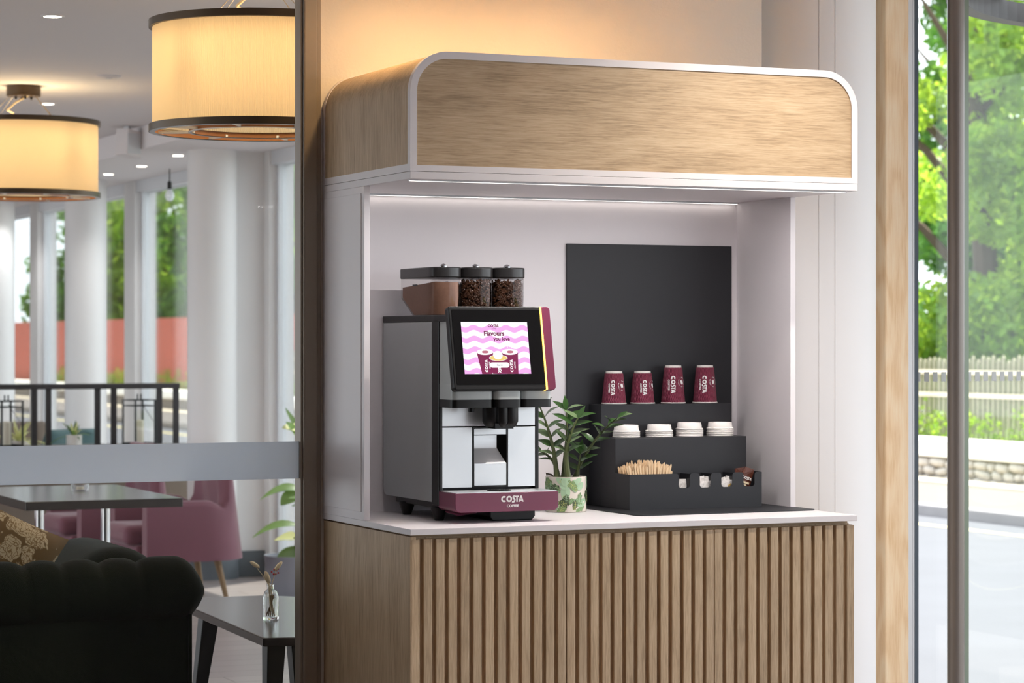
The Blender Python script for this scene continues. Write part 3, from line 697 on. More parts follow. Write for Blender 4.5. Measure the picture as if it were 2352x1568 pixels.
v, f_ = text2d('COFFEE', 0.0105, 0.0004); ob('logo_word', flat((v,f_), lambda x,y: fpt(x*1.08, y-.0135)), 'textwhite', tr)
ob('waste_box', MB().prism([(.352,.9205),(.482,.9205),(.492,.932),(.492,.954),(.342,.954),(.342,.932)], 0.215, 0.50, 1), 'black', mc, bevel=0.003)
ob('tray_stay', MB().tube([(.225,.30,.952),(.25,.24,.942),(.29,.20,.952)], .006, 8), 'burgundy', mc, smooth=True)
# head with three rounded outlets
ob('head', MB().prism([(.19,1.31),(.285,1.31),(.285,1.535),(.205,1.535),(.1955,1.50),(.150,1.352)], u0+.003, u1-.003, 0), 'grey_light', mc, bevel=0.006)
def lobe(a, b, vf, r=.018):
    return [(b, .285), (a, .285)] + [(a+r-r*math.cos(t), vf+r-r*math.sin(t)) for t in [PI/2*i/5 for i in range(6)]] + [(b-r+r*math.sin(t), vf+r-r*math.cos(t)) for t in [PI/2*i/5 for i in range(6)]]
for (a, b, vf) in ((u0+.002,.331,.158),(.333,.420,.150),(.422,u1-.002,.158)):
    o = ob('outlet_block', MB().prism(lobe(a,b,vf), 1.288, 1.335, 2), 'grey_light', mc, smooth=True, angle=.7)
    ob('outlet_skirt', MB().prism(lobe(a-.001,b+.001,vf-.001), 1.264, 1.2885, 2), 'black', o, smooth=True, angle=.7)
sp = MB()
for cx, cy, r_ in ((.345,.205,.030),(.394,.188,.027),(.366,.180,.020),(.380,.215,.028)): sp.lathe([(r_*.55,1.204),(r_*.8,1.210),(r_,1.222),(r_,1.266)], 24, (cx,cy,0))
sp.box(.340,.400,.170,.225,1.200,1.216)
ob('coffee_spout', sp, 'black', mc, smooth=True)
ob('water_nozzle', MB().lathe([(.007,1.250),(.009,1.252),(.009,1.266)], 16, (.275,.20,0)), 'black', mc, smooth=True)
# tilted screen
O = Vector((u0-.002, 0.135, 1.317)); EX = Vector((1,0,0)); EY = Vector((0,.052,.254)).normalized(); EZ = EX.cross(EY)
if EZ.y > 0: EZ = -EZ
def sc(x, y, z=0.0): return tuple(O + EX*x + EY*y + EZ*z)
def slab(poly, z0, z1):
    n = len(poly); mb = MB(); mb.add([sc(x,y,z0) for x,y in poly]+[sc(x,y,z1) for x,y in poly], [tuple(range(n))[::-1], tuple(range(n,2*n))]+[(i,(i+1)%n,n+(i+1)%n,n+i) for i in range(n)]); return mb
scr = ob('screen_housing', slab(rrect(0,.301,0,.257,.010,5,(1,0,0,1)), -.028, 0.0), 'black', mc, bevel=0.004)
ob('screen_glass', slab(rrect(.010,.297,.017,.246,.002,2), 0.0, .0012), 'blackgloss', scr)
ob('light_line', slab([(.301,0.001),(.3045,.001),(.3045,.256),(.301,.256)], -.02, 0.0015), 'led_yellow', scr)
ob('screen_flank', slab(rrect(.3045,.334,.0,.257,.012,5,(0,1,1,0)), -.028, -0.001), 'burgundy', mc, bevel=0.002)
DX0, DX1, DY0, DY1 = .037, .2535, .0494, .208; DW, DH = DX1-DX0, DY1-DY0
def dp(fx, fy, z): return sc(DX0+fx*DW, DY1-fy*DH, z)          # fractions from the display's upper left
me = MB().add([dp(0,1,.0016), dp(1,1,.0016), dp(1,0,.0016), dp(0,0,.0016)], [(0,1,2,3)])
disp = ob('display', me, screenmat(DW,DH), mc)
uvl = disp.data.uv_layers.new(name='UVMap')
for lp in disp.data.loops:
    co = disp.data.vertices[lp.vertex_index].co + rootloc(mc); d = Vector(co)-O
    uvl.data[lp.index].uv = ((d.dot(EX)-DX0)/DW, (d.dot(EY)-DY0)/DH)
def dpoly(name, pts, m, z): ob(name, MB().add([dp(x,y,z) for x,y in pts],[tuple(range(len(pts)))]), m, disp)
def ellp(cx, cy, rx, ry, n=28): return [(cx+rx*math.cos(2*PI*i/n), cy+ry*math.sin(2*PI*i/n)) for i in range(n)]
def fx(px): return (px-335)/1062
def fy(py): return (py-350)/862
def dcup(cx, cy, rx, ry, bx0, bx1, z, foam):
    dpoly('picture_cup', [(fx(cx-rx),fy(cy+8)),(fx(cx+rx),fy(cy+8)),(fx(bx1),1),(fx(bx0),1)], 'scr_cup', z)
    dpoly('picture_froth', ellp(fx(cx),fy(cy),rx/1062,ry/862), 'scr_white', z+.0004)
    if foam: dpoly('picture_coffee', ellp(fx(cx),fy(cy+2),rx*.93/1062,ry*.86/862), 'scr_foam', z+.0007); dpoly('picture_cream', ellp(fx(cx-5),fy(cy-45),75/1062,72/862), 'scr_white', z+.0010)
    else: dpoly('picture_dust', ellp(fx(cx+5),fy(cy),58/1062,24/862,9), 'scr_dust', z+.0007)
dcup(680, 850, 130, 50, 610, 775, .0022, False); dcup(1078, 850, 130, 50, 1000, 1190, .0022, False); dcup(885, 950, 148, 52, 780, 1000, .0032, True)
def dtext(name, vf, cx, cy, m, z, rot=False, kx=1.0):
    def fn(x, y):
        if rot: x, y = -y, x
        p = dp(fx(cx), fy(cy), z); return tuple(Vector(p) + EX*x*kx + EY*y)
    ob(name, flat(vf, fn), m, disp)
PXH = DH/862
dtext('display_logo', logo2d(48*PXH), 850, 415, 'scr_bur', .0022)
dtext('display_word', text2d('COFFEE', 25*PXH, .00008), 853, 467, 'scr_bur', .0022)
dtext('display_headline', text2d('Flavours', 108*PXH, .0008), 850, 545, 'scr_bur', .0022)
dtext('display_headline', text2d('you love', 80*PXH, .0006), 965, 632, 'scr_bur', .0022, kx=1.04)
dtext('display_headline', text2d('joy', 100*PXH, .0003), 1092, 735, 'scr_white', .0022)
for cx, z in ((685,.0032),(1088,.0032)):
    dtext('picture_logo', logo2d(52*PXH), cx, 1078, 'scr_white', z, True); dtext('picture_word', text2d('COFFEE', 32*PXH, .0001), cx+56, 1070, 'scr_white', z, True)
dtext('picture_logo', (lambda l: ([(x,y) for x,y in l[0]], [f for f in l[1] if min(l[0][i][0] for i in f) > -40*PXH and max(l[0][i][0] for i in f) < 60*PXH]))(logo2d(52*PXH)), 888, 1158, 'scr_white', .0040, True)
dpoly('start_button', [(fx(x),fy(y)) for x, y in rrect(738,1052,1026,1112,42,8)], 'scr_white', .0046)
dtext('start_word', text2d('Start', 44*PXH, .0), 888, 1070, 'scr_grey', .0052)
dpoly('start_arrow', [(fx(930),fy(1060)),(fx(930),fy(1082)),(fx(943),fy(1071))], 'scr_grey', .0052)
# bean and powder hoppers
def hop_plan(a, b, v0, v1, ins=0.0):
    r = (b-a)/2-ins; cx = (a+b)/2; k = .72
    return [(b-ins, v1-ins), (a+ins, v1-ins)] + [(cx-r*math.cos(t), v0+ins+ .045 - (.045)*math.sin(t)**.8) for t in [PI*i/14 for i in range(15)]]
for q, (a, b) in enumerate(((.203,.303),(.309,.409),(.415,.515))):
    v0, v1 = .322, .60
    hop = MB()
    top = hop_plan(a,b,v0,v1); mid = hop_plan(a,b,v0,v1); 
    low = [(x, min(y, v1-.10)) for x, y in hop_plan(a,b,v0+.004,v1)]
    zz = [1.5435, 1.600, 1.662]; L_ = [low, mid, top]; n = len(top)
    hop.add([(x,y,z) for l_, z in zip(L_, zz) for x, y in l_], [(k*n+i,k*n+(i+1)%n,(k+1)*n+(i+1)%n,(k+1)*n+i) for k in range(2) for i in range(n)])
    h = ob('hopper', hop, 'clear', mc, smooth=True, angle=.5)
    lid = hop_plan(a-.002,b+.002,v0-.003,v1+.004)
    ob('hopper_lid', MB().prism(lid, 1.658, 1.690, 2), 'lidgrey', h, smooth=True, bevel=0.003, angle=.6)
    ob('lid_knob', MB().lathe([(.012,1.69),(.012,1.694),(.007,1.699),(.0005,1.701)], 18, ((a+b)/2-.004, .36, 0)), 'chrome', h, smooth=True)
    if q == 0:
        zz = [1.5445, 1.600, 1.641]; L_ = [[(x, min(y, v1-.103)) for x,y in hop_plan(a,b,v0+.006,v1,.004)], hop_plan(a,b,v0,v1,.004), hop_plan(a,b,v0,v1,.004)]; n = len(L_[0])
        pw = MB(); pw.add([(x,y,z + (.004*math.sin(y*60) if k == 2 else 0) + (-.006*max(0,(y-.42)/.18) if k == 2 else 0)) for k, (l_, z) in enumerate(zip(L_, zz)) for x, y in l_], [(k*n+i,k*n+(i+1)%n,(k+1)*n+(i+1)%n,(k+1)*n+i) for k in range(2) for i in range(n)]+[tuple(range(2*n,3*n))])
        ob('cocoa_powder', pw, 'powder', h, smooth=True, angle=.8)
    else:
        bn = MB(); pl = hop_plan(a,b,v0,v1,.008); rb = random.Random(q)
        core = [(x, y) for x, y in hop_plan(a,b,v0,v1-.02,.014)]
        bn.prism([(x, min(y,.49)) for x,y in core], 1.545, 1.645, 2)
        for k in range(520):
            i = rb.uniform(1.0, len(pl)-0.01); i0 = int(i) % len(pl); i1 = (i0+1) % len(pl); t = i-int(i)
            x = pl[i0][0]*(1-t)+pl[i1][0]*t; y = pl[i0][1]*(1-t)+pl[i1][1]*t; y = min(y, .50)
            R_ = Matrix.Rotation(rb.uniform(0,PI),3,'Z') @ Matrix.Rotation(rb.uniform(-.9,.9),3,'X') @ Matrix.Rotation(rb.uniform(0,PI),3,'Y')
            bn.ell((x,y,1.548+rb.random()*.104), (.0034,.0042,.0056), 6, 4, R_)
        o = ob('coffee_beans', bn, 'bean', h, smooth=True); o['kind'] = 'stuff'
ob('fill_mark', MB().box(.2022,.2028,.46,.50,1.634,1.639), 'black', mc)

# ================================================================== CONDIMENT ORGANISER
og = thing('condiment_organiser', 'black stepped condiment organiser with tall backboard on the worktop', 'organiser', (1.16, .45, W))
matp = [(.845,.25)] + [(.845+.03-.03*math.cos(t), .222+.03-.03*math.sin(t)) for t in [PI/2*i/6 for i in range(7)]] + [(1.496-.03+.03*math.sin(t), .235+.03-.03*math.cos(t)) for t in [PI/2*i/6 for i in range(7)]] + [(1.496,.375),(1.478,.392),(1.478,.747),(.845,.747)]
ob('base_plate', MB().prism(matp, W, W+.0035, 2), 'blackmatt', og, bevel=0.0008)
ob('backboard', MB().box(.842, 1.459, .7425, .7495, W+.003, 1.785), 'blackmatt', og, bevel=0.0015)
Lx, Rx = .922, 1.404; t_ = .003; zb = W+.0035
ob('step', MB().box(Lx, Rx, .648, .7422, zb, 1.256), 'blackmatt', og, bevel=0.0015)
ob('step', MB().box(Lx, Rx, .543, .6478, zb, 1.150), 'blackmatt', og, bevel=0.0015)
# front bin with four cut-outs
NT = [1.119, 1.196, 1.275, 1.357]; zt = 1.037
fp = [(Lx, zb), (Rx, zb), (Rx, zt)]
for c in reversed(NT):
    w2, rr, fl, nb = .0205, .010, .009, zt-.047
    fp += [(c+w2+fl, zt)] + [(c+w2+fl-fl*math.sin(t), zt-fl+fl*math.cos(t)) for t in [PI/2*i/4 for i in range(1,5)]]
    fp += [(c+w2-rr+rr*math.cos(t), nb+rr-rr*math.sin(t)) for t in [PI/2*i/4 for i in range(5)]]
    fp += [(c-w2+rr-rr*math.sin(t), nb+rr-rr*math.cos(t)) for t in [PI/2*i/4 for i in range(5)]]
    fp += [(c-w2-fl+fl*math.cos(t), zt-fl+fl*math.sin(t)) for t in [PI/2*i/4 for i in range(0,4)]] + [(c-w2-fl, zt)]
fp += [(Lx, zt)]
ob('bin_front', MB().prism(fp, .4385, .4385+t_, 1), 'blackmatt', og)
ob('bin_side', MB().box(Lx, Lx+t_, .4415, .5428, zb, zt), 'blackmatt', og)
ob('bin_side', MB().box(Rx-t_, Rx, .4415, .5428, zb, zt), 'blackmatt', og)
ob('bin_floor', MB().box(Lx+t_, Rx-t_, .4415, .5428, zb, zb+.012), 'blackmatt', og)
for dv in (1.085, 1.1575, 1.2355, 1.316): ob('bin_divider', MB().box(dv, dv+.002, .4416, .5428, zb+.012, zt-.004), 'blackmatt', og)

# cups, upside down on the top step
CZ = 1.2563
def cup(u, h, ang, label, wide=True):
    t = thing('paper_cup', label, 'paper cup', (u, .694, CZ), ang, 'burgundy paper cups on the top step')
    rb, rt = .0395, .0285
    ob('cup_wall', MB().lathe([(rb-.002,.0005),(rt-.0015,h-.0005),(rt-.0022,h-.006),(.0005,h-.006)], 44, cap=False), 'cupwhite', t, smooth=True, local=True)
    R_ = lambda z: rb + (rt-rb)*z/h
    ob('sleeve', MB().lathe([(R_(.004)+.0012,.004),(R_(h-.008)+.0012,h-.008),(R_(h-.008)-.0012,h-.0075)], 60, cap=False), 'cup', t, smooth=True, local=True)
    ob('rim', MB().lathe([(rb-.001,0),(rb+.0022,.0005),(rb+.003,.0025),(rb+.0018,.0046),(rb-.001,.005)], 44, cap=False), 'cupwhite', t, smooth=True, local=True)
    def wrap(x, y, a0, z0):           # x runs round the cup, y up
        z = z0+y; r = R_(z)+.0021; a = a0 + x/r; return (r*math.cos(a), r*math.sin(a), z)
    mid = h*.49; sz = .0125*h/.109
    a0 = -PI/2                        # local front; text reads downwards
    v, f_ = logo2d(sz); ob('logo', flat((v,f_), lambda x,y: wrap(y, -x, a0+.1, mid)), 'textwhite', t, local=True)
    v, f_ = text2d('COFFEE', .0072*h/.109, .0003); ob('logo_word', flat((v,f_), lambda x,y: wrap(y-.0135*h/.109, -x*1.25, a0+.1, mid)), 'textwhite', t, local=True)
    # round emblem: ring of letters and a little bean
    em = MB(); a1 = a0 + 1.02; ez = h*.56
    words = 'THE TASTE * OF ITALIA * '
    for q, ch in enumerate(words):
        if ch == ' ': continue
        v, f_ = text2d(ch, .0052, .00015); an = PI/2 - 2*PI*q/len(words)
        em.add([wrap(.0145*math.cos(an)+x*math.sin(an)+y*math.cos(an), .0145*math.sin(an)-x*math.cos(an)+y*math.sin(an), a1, ez) for x, y in v], f_)
    for k in (-1,1):
        pts = ellp(k*.0028, 0, .0032, .0075, 14); em.add([wrap(x*.9-y*.25, y+x*.2, a1, ez) for x, y in pts], [tuple(range(14))])
    ob('emblem', em, 'textwhite', t, local=True)
    return t
VIEW = math.atan2(-(.694+6.7871), -(1.15+2.6468)) + PI/2          # turn that faces the viewer's side of the room
cup(.991, .109, VIEW-.16, 'small burgundy paper cup upside down at the plant end of the top step')
cup(1.096, .109, VIEW+.14, 'small burgundy paper cup upside down beside the taller cups')
cup(1.210, .127, VIEW-.08, 'tall burgundy paper cup upside down, next to the small cups')
cup(1.330, .127, VIEW-.16, 'tall burgundy paper cup upside down by the white side panel')

# stacks of lids on the middle step
lidm = None
def lid_mesh():
    return mesh_of('cup_lid', MB().lathe([(.0425,0),(.0452,.0006),(.0455,.0032),(.0438,.0048),(.0412,.0056),(.0392,.0215),(.0378,.0232),(.0362,.0226),(.0352,.0165),(.0004,.0165)], 44, cap=False), 'lidwhite', True, angle=.9)
lidm = lid_mesh()
names = ['behind the stirrers', 'second from the plant', 'third from the plant', 'by the side panel']
for q, (u, n) in enumerate(((.989,4),(1.109,4),(1.221,5),(1.335,5))):
    for k in range(n):
        o = bpy.data.objects.new('cup_lid', lidm); COL.objects.link(o)
        o.location = (u+random.uniform(-.0008,.0008), .597+random.uniform(-.0006,.0006), 1.1503+k*.0056); o.rotation_euler = (0, 0, random.uniform(0,6))
        tag(o, 'white cup lid %s the stack %s' % ('on top of' if k == n-1 else 'nested within', names[q]), 'cup lid', 'white lids on the middle step')

# wooden stirrers
stm = mesh_of('stirrer', MB().prism([(-.003,0),(.003,0),(.003,.133),(.0022,.1375),(.0008,.1395),(-.0008,.1395),(-.0022,.1375),(-.003,.133)], -.0007, .0007, 1), 'stick')
rs = random.Random(5)
for row in range(9):
    v = .4490 + .0106*row; tip = -.04 + .008*row + rs.uniform(-.012,.012)
    for k in range(16):
        o = bpy.data.objects.new('wooden_stirrer', stm); COL.objects.link(o)
        fr = k/15; lean = (fr-.5)*.44 + rs.uniform(-.014,.014)
        ub = .9535 + .1045*fr
        o.location = (ub, v, zb+.0118); o.rotation_euler = (tip, lean, rs.uniform(-.25,.25)); o.scale = (1, 1, rs.uniform(.90,1.07)*(1-.10*abs(fr-.5)*2))
        tag(o, 'thin pale wooden stirrer standing in the black bin', 'stirrer', 'wooden stirrers in the organiser bin')

# sachets
def sachet(w, h, m, u, v, z, rx, ry, rz, label, mark=None, seed=0):
    rg = random.Random(seed)
    mb = MB(); nx, ny = 7, 9
    def surf(sg):
        def fn(a, b):
            e = min(a,1-a,b,1-b)*4; th = .0028*min(1,e)**.6
            crinkle = .0009*math.sin(11*a+seed)*math.sin(9*b+seed*2)
            edge = .0007*math.sin(40*a) if b in (0,1) else 0
            return ((a-.5)*w, sg*th+crinkle, b*h+edge)
        return fn
    mb.grid(surf(1), nx, ny); mb.grid(surf(-1), nx, ny)
    o = ob('sugar_sachet' if m == 'white_sachet' else 'cocoa_sachet', mb, m, None, smooth=True); o.location = (u+(v-.44)*.45,v,z); o.rotation_euler = (rx,ry,rz)
    tag(o, label, 'sachet', 'sachets in the organiser bin')
    if mark:
        for (kind, x, y, s, col, rot) in mark:
            if kind == 'logo': vf = logo2d(s)
            elif kind == 'word': vf = text2d('COFFEE', s, .0002)
            else: vf = ([(-s,-s*.28),(s,-s*.28),(s,s*.28),(-s,s*.28)], [(0,1,2,3)])
            cr, sr = math.cos(rot), math.sin(rot)
            ob('print', flat(vf, lambda a,b: (x+a*cr-b*sr, -.0042, y+a*sr+b*cr)), col, o, local=True)
M['gold'] = mat('gold print', S(206, 170, 92), 0.5); M['bluegrey'] = mat('blue print', S(120, 140, 170), 0.5)
B0 = zb+.0125
sachet(.036,.080,'white_sachet',1.121,.490,B0-.0005,-.10,.05,.1,'white paper sachet lying low in the cut-out beside the stirrers',[('bar',.012,.055,.004,'gasket',.5)],1)
sachet(.042,.088,'white_sachet',1.188,.470,B0,-.05,-.13,.05,'white paper sachet with a torn corner in the second cut-out',[('bar',.0,.062,.005,'marker',.6)],2)
sachet(.042,.086,'white_sachet',1.206,.485,B0,-.1,.18,-.1,'plain white paper sachet leaning behind the torn one',[('bar',.012,.066,.006,'gasket',1.0)],3)
sachet(.040,.074,'white_sachet',1.197,.455,B0,-.03,.02,.05,'plain white paper sachet pressed against the front of the second cut-out',[('bar',-.004,.05,.005,'marker',-.5)],4)
sachet(.042,.082,'white_sachet',1.272,.475,B0,-.05,-.22,.0,'white paper sachet with blue print in the third cut-out',[('bar',-.006,.066,.004,'bluegrey',.9)],5)
sachet(.042,.086,'white_sachet',1.282,.490,B0,-.1,.22,.0,'white paper sachet leaning towards the cocoa sachets',[('bar',.008,.07,.006,'gold',.5)],6)
sachet(.042,.076,'white_sachet',1.276,.456,B0,-.02,.03,.05,'white paper sachet with gold print in the third cut-out',[('bar',-.008,.048,.005,'gold',.9),('bar',.008,.060,.008,'gold',.6)],7)
sachet(.036,.110,'brown_sachet',1.336,.500,B0+.001,-.03,-.07,.05,'brown cocoa sachet at the back of the end cut-out',[('word',.0,.08,.007,'textwhite',1.4)],8)
sachet(.040,.112,'brown_sachet',1.327,.462,B0+.006,-.04,.33,.0,'brown cocoa sachet tilted across the end cut-out with white lettering',[('logo',.0,.078,.009,'textwhite',.0),('bar',.0,.062,.012,'dried',.0),('bar',-.004,.054,.008,'dried',.0)],9)
sachet(.030,.080,'brown_sachet',1.358,.482,B0+.002,-.05,-.2,.1,'brown cocoa sachet half hidden behind the tilted one',None,10)

# ================================================================== POTTED ZZ PLANT
pp = thing('potted_plant', 'zz plant with glossy leaves in a leaf-print pot beside the coffee machine', 'potted plant', (.732, .512, W))
PR, PH_ = .0655, .113
ob('pot', MB().lathe([(PR-.004,0),(PR,.003),(PR,PH_),(PR-.004,PH_),(PR-.004,.095)], 48, cap=True), 'potbase', pp, smooth=True, local=True, angle=.6)
ob('soil', MB().lathe([(.0005,.097),(PR-.004,.094)], 24, cap=False), 'soil', pp, local=True)
rp = random.Random(21)
def wrap_pot(a, z, dx, dy, e=.0008): return ((PR+e)*math.cos(a+dx/PR), (PR+e)*math.sin(a+dx/PR), max(.003,min(PH_-.0015,z+dy)))
for k in range(46):
    a = VIEW - PI/2 + rp.uniform(-1.7,1.7); z = rp.uniform(.008,PH_-.008); s = rp.uniform(.012,.022); ro = rp.uniform(0,2*PI); m = rp.choice(['print_dark','print_mid','print_mid','print_pale','print_pale']); 
    e = .0006 + .00003*k
    mbp = MB(); nL = 26; pts = []
    for i in range(nL):
        t = 2*PI*i/nL; rr = s*(1-.28*math.cos(t)); notch = 1 - (.38*max(0,math.cos(7*t))**2 if m != 'print_pale' else 0)*(abs(math.sin(t)) > .25)
        x, y = rr*notch*math.cos(t)*1.15, rr*notch*math.sin(t)*.68; pts.append((x*math.cos(ro)-y*math.sin(ro), x*math.sin(ro)+y*math.cos(ro)))
    c = (0,0); mbp.add([wrap_pot(a,z,0,0,e)]+[wrap_pot(a,z,x,y,e) for x,y in pts], [(0,1+i,1+(i+1)%nL) for i in range(nL)])
    o = ob('printed_leaf', mbp, m, [x for x in pp.children if x.name.startswith('pot')][0], local=True)
    if m != 'print_pale':
        mv = MB(); L2 = s*.95
        v, f_ = stroke([(-L2*math.cos(ro),-L2*math.sin(ro)),(L2*math.cos(ro),L2*math.sin(ro))], .0011)
        mv.add([wrap_pot(a,z,x,y,e+.0004) for x,y in v], f_)
        for q in (-.5,-.1,.3,.6):
            for sg in (-1,1):
                x0, y0 = L2*q*math.cos(ro), L2*q*math.sin(ro); v, f_ = stroke([(x0,y0),(x0+L2*.5*math.cos(ro+sg*.9), y0+L2*.5*math.sin(ro+sg*.9))], .0008)
                mv.add([wrap_pot(a,z,x,y,e+.0004) for x,y in v], f_)
        ob('printed_vein', mv, 'print_yellow' if rp.random() < .4 else 'print_pale', [x for x in pp.children if x.name.startswith('pot')][0], local=True)
def leaf_at(base, d, up, L, w, m, bend=.25):
    d = d.normalized(); side = d.cross(up).normalized(); nrm = side.cross(d).normalized(); mb = MB(); n = 7; vs = []
    for i in range(n):
        t = i/(n-1); ww = w*math.sin(PI*min(1,t*.97+.015)**.8)*(1-.15*t); c = base + d*L*t - nrm*L*bend*t*t
        vs += [c - side*ww + nrm*ww*.25, c, c + side*ww + nrm*ww*.25]
    mb.add(vs, [(3*i+q,3*i+q+1,3*i+q+4,3*i+q+3) for i in range(n-1) for q in (0,1)])
    ob('leaf', mb, m, pp, smooth=True, local=True)
# stems: picture-plane directions: RV = to the right as seen from the customer side, TV = away
RV = Vector((math.cos(VIEW), math.sin(VIEW), 0)); TV = Vector((-math.sin(VIEW), math.cos(VIEW), 0)); UP = Vector((0,0,1))
def P(r, h, t=0): return RV*r + UP*h + TV*t
stems = [ # control points (right, height, away), base radius, leaf pairs from, n pairs, length
    ([P(-.030,.085,.0),P(-.028,.155,-.005),P(-.040,.235,-.012),P(-.082,.335,-.02)], .0105, .42, 6, .052),
    ([P(.012,.085,-.015),P(.002,.155,-.02),P(-.012,.190,-.025),P(.018,.262,-.03),P(.040,.300,-.03)], .0115, .45, 5, .050),
    ([P(-.022,.085,.012),P(-.024,.150,.02),P(-.050,.180,.02),P(-.085,.192,.02)], .0085, .55, 3, .036),
    ([P(.036,.085,.0),P(.040,.140,.0),P(.046,.185,-.002)], .0065, .45, 3, .052),
    ([P(.020,.085,.02),P(.040,.160,.02),P(.085,.225,.0),P(.130,.275,-.03),P(.165,.300,-.045)], .0070, .40, 6, .045),
    ([P(-.010,.085,.02),P(-.008,.180,.03),P(.010,.250,.03),P(.000,.325,.03)], .0080, .40, 5, .050),
]
rl = random.Random(4)
def bez(pts, t):
    q = list(pts)
    while len(q) > 1: q = [q[i].lerp(q[i+1], t) for i in range(len(q)-1)]
    return q[0]
for cps, br_, f0, npair, LL in stems:
    path = [bez(cps, i/14) for i in range(15)]; rad = [br_*(1-.78*i/14)*(1.15 if i in (0,1) else 1) for i in range(15)]
    ob('stem', MB().tube(path, rad, 8), 'stem', pp, smooth=True, local=True)
    for k in range(npair):
        t = f0 + (1-f0)*k/(npair-1)*.98; c = bez(cps, t); tan = (bez(cps, min(1,t+.02))-bez(cps, max(0,t-.02))).normalized()
        for sg in (-1, 1):
            sidev = (RV*sg*(1 if abs(tan.z) > .5 else .35) + UP*(sg*.5 if abs(tan.z) <= .6 else 0) + TV*rl.uniform(-.7,.3)).normalized()
            d = tan*rl.uniform(.5,.9) + sidev*rl.uniform(.7,1.0)
            leaf_at(c, d, (UP - TV*.5 + RV*rl.uniform(-.4,.4)), LL*rl.uniform(.95,1.3), LL*.31*rl.uniform(.85,1.1), 'leaf' if rl.random() < .75 else 'leaf_b', rl.uniform(.05,.35))
    leaf_at(bez(cps,1), (bez(cps,1)-bez(cps,.9)), UP-TV, LL*.9, LL*.2, 'leaf', .1)
ob('dry_leaf', MB().tube([P(-.058,.108,-.01),P(-.062,.122,-.01),P(-.045,.118,-.01),P(-.035,.108,0)], [.002,.004,.003,.001], 5), 'soil', pp, local=True)

# ================================================================== THE CAFE BEYOND THE GLASS
def pendant(loc, label, power):
    u, v = loc; z0, z1, R_ = 2.205, 2.60, .390
    t = thing('drum_pendant', label, 'pendant lamp', (u, v, 0), 0, 'drum pendants of the cafe')
    nseg = 1200
    def rib(a, z): return 1 + .0035*math.cos(300*a)
    ob('shade', MB().lathe([(R_-.012,z0+.02),(R_-.012,z1-.012)], nseg, rfun=rib, cap=False), 'shade', t, smooth=True, local=True)
    for z in (z0, z1-.026): ob('band', MB().lathe([(R_-.014,z),(R_+.002,z),(R_+.002,z+.026),(R_-.014,z+.026)], 96, cap=False).add([],[]), 'bronze', t, smooth=True, local=True, angle=.5)
    ob('lining', MB().lathe([(R_-.016,z0+.002),(R_-.016,z0+.018)], 96, cap=False), 'copper', t, smooth=True, local=True)
    ob('rim_edge', MB().lathe([(R_-.020,z0-.001),(R_-.001,z0-.001),(R_-.001,z0+.001),(R_-.020,z0+.001)], 96, cap=False), 'alu', t, local=True)
    ir = R_*.62
    inn = ob('inner_ring', MB().lathe([(ir,z0+.002),(ir+.008,z0+.002),(ir+.008,z0+.020),(ir,z0+.020)], 72, cap=False), 'copper', t, smooth=True, local=True, angle=.5)
    ob('rim_edge', MB().lathe([(ir-.001,z0-.001),(ir+.010,z0-.001),(ir+.010,z0+.002),(ir-.001,z0+.002)], 72, cap=False), 'alu', inn, local=True)
    for k in range(8):
        a = 2*PI*k/8+.2; ca, sa = math.cos(a), math.sin(a)
        ob('spoke', MB().tube([(ir*ca,ir*sa,z0+.006),((R_-.015)*ca,(R_-.015)*sa,z0+.006)], .006, 4), 'alu', t, local=True)
    ob('inner_ring', MB().lathe([(ir-.02,z1-.06),(ir,z1-.06),(ir,z1-.03),(ir-.02,z1-.03)], 60, cap=False), 'copper', t, smooth=True, local=True, angle=.5)
    for k in range(4):
        a = 2*PI*k/4+.5; ca, sa = math.cos(a), math.sin(a)
        b = ob('bulb', MB().lathe([(.0005,-.03),(.02,-.022),(.026,0),(.016,.03),(.012,.045)], 16, (ir*.92*ca, ir*.92*sa, z0+.22)), 'bulb', t, smooth=True, local=True)
        ob('bulb_stem', MB().tube([(ir*.92*ca,ir*.92*sa,z0+.26),(ir*.95*ca,ir*.95*sa,z1-.05)], .008, 6), 'bronze', t, local=True)
        ob('wire', MB().tube([(ir*ca,ir*sa,z1-.01),(.07*ca,.07*sa,CEIL-.04)], .0018, 5), 'wire', t, local=True)
        ob('spoke', MB().tube([(ir*ca,ir*sa,z1-.012),((R_-.012)*ca,(R_-.012)*sa,z1-.012)], .006, 4), 'bronze', t, local=True)
    ob('cord', MB().tube([(.02,-.02,CEIL-.05),(-.05,-.04,CEIL-.09),(-.09,-.02,CEIL-.13),(-.05,.02,CEIL-.14),(-.07,.0,CEIL-.17),(-.10,.05,z1-.02)], .006, 6), 'cord', t, smooth=True, local=True)
    ob('canopy', MB().lathe([(.0005,CEIL-.055),(.085,CEIL-.055),(.088,CEIL-.05),(.088,CEIL)], 40), 'bronze', t, smooth=True, local=True, angle=.5)
    for k in range(4):
        a = 2*PI*k/4; ob('grip', MB().lathe([(.006,CEIL-.07),(.006,CEIL-.055)], 10, (.04*math.cos(a),.04*math.sin(a),0)), 'black', t, local=True)
    l = bpy.data.lights.new('pendant_light', 'POINT'); l.energy = power; l.color = (1, .75, .43); l.shadow_soft_size = .10
    o = bpy.data.objects.new('pendant_light', l); COL.objects.link(o); o.location = (u, v, z0+.30)
pendant((.126, 1.80), 'large ribbed cream drum pendant with bronze bands nearest the glass partition', 2.3)
pendant((.252, 6.13), 'large ribbed cream drum pendant above the dining tables, with its bronze ceiling rose', 2.3)

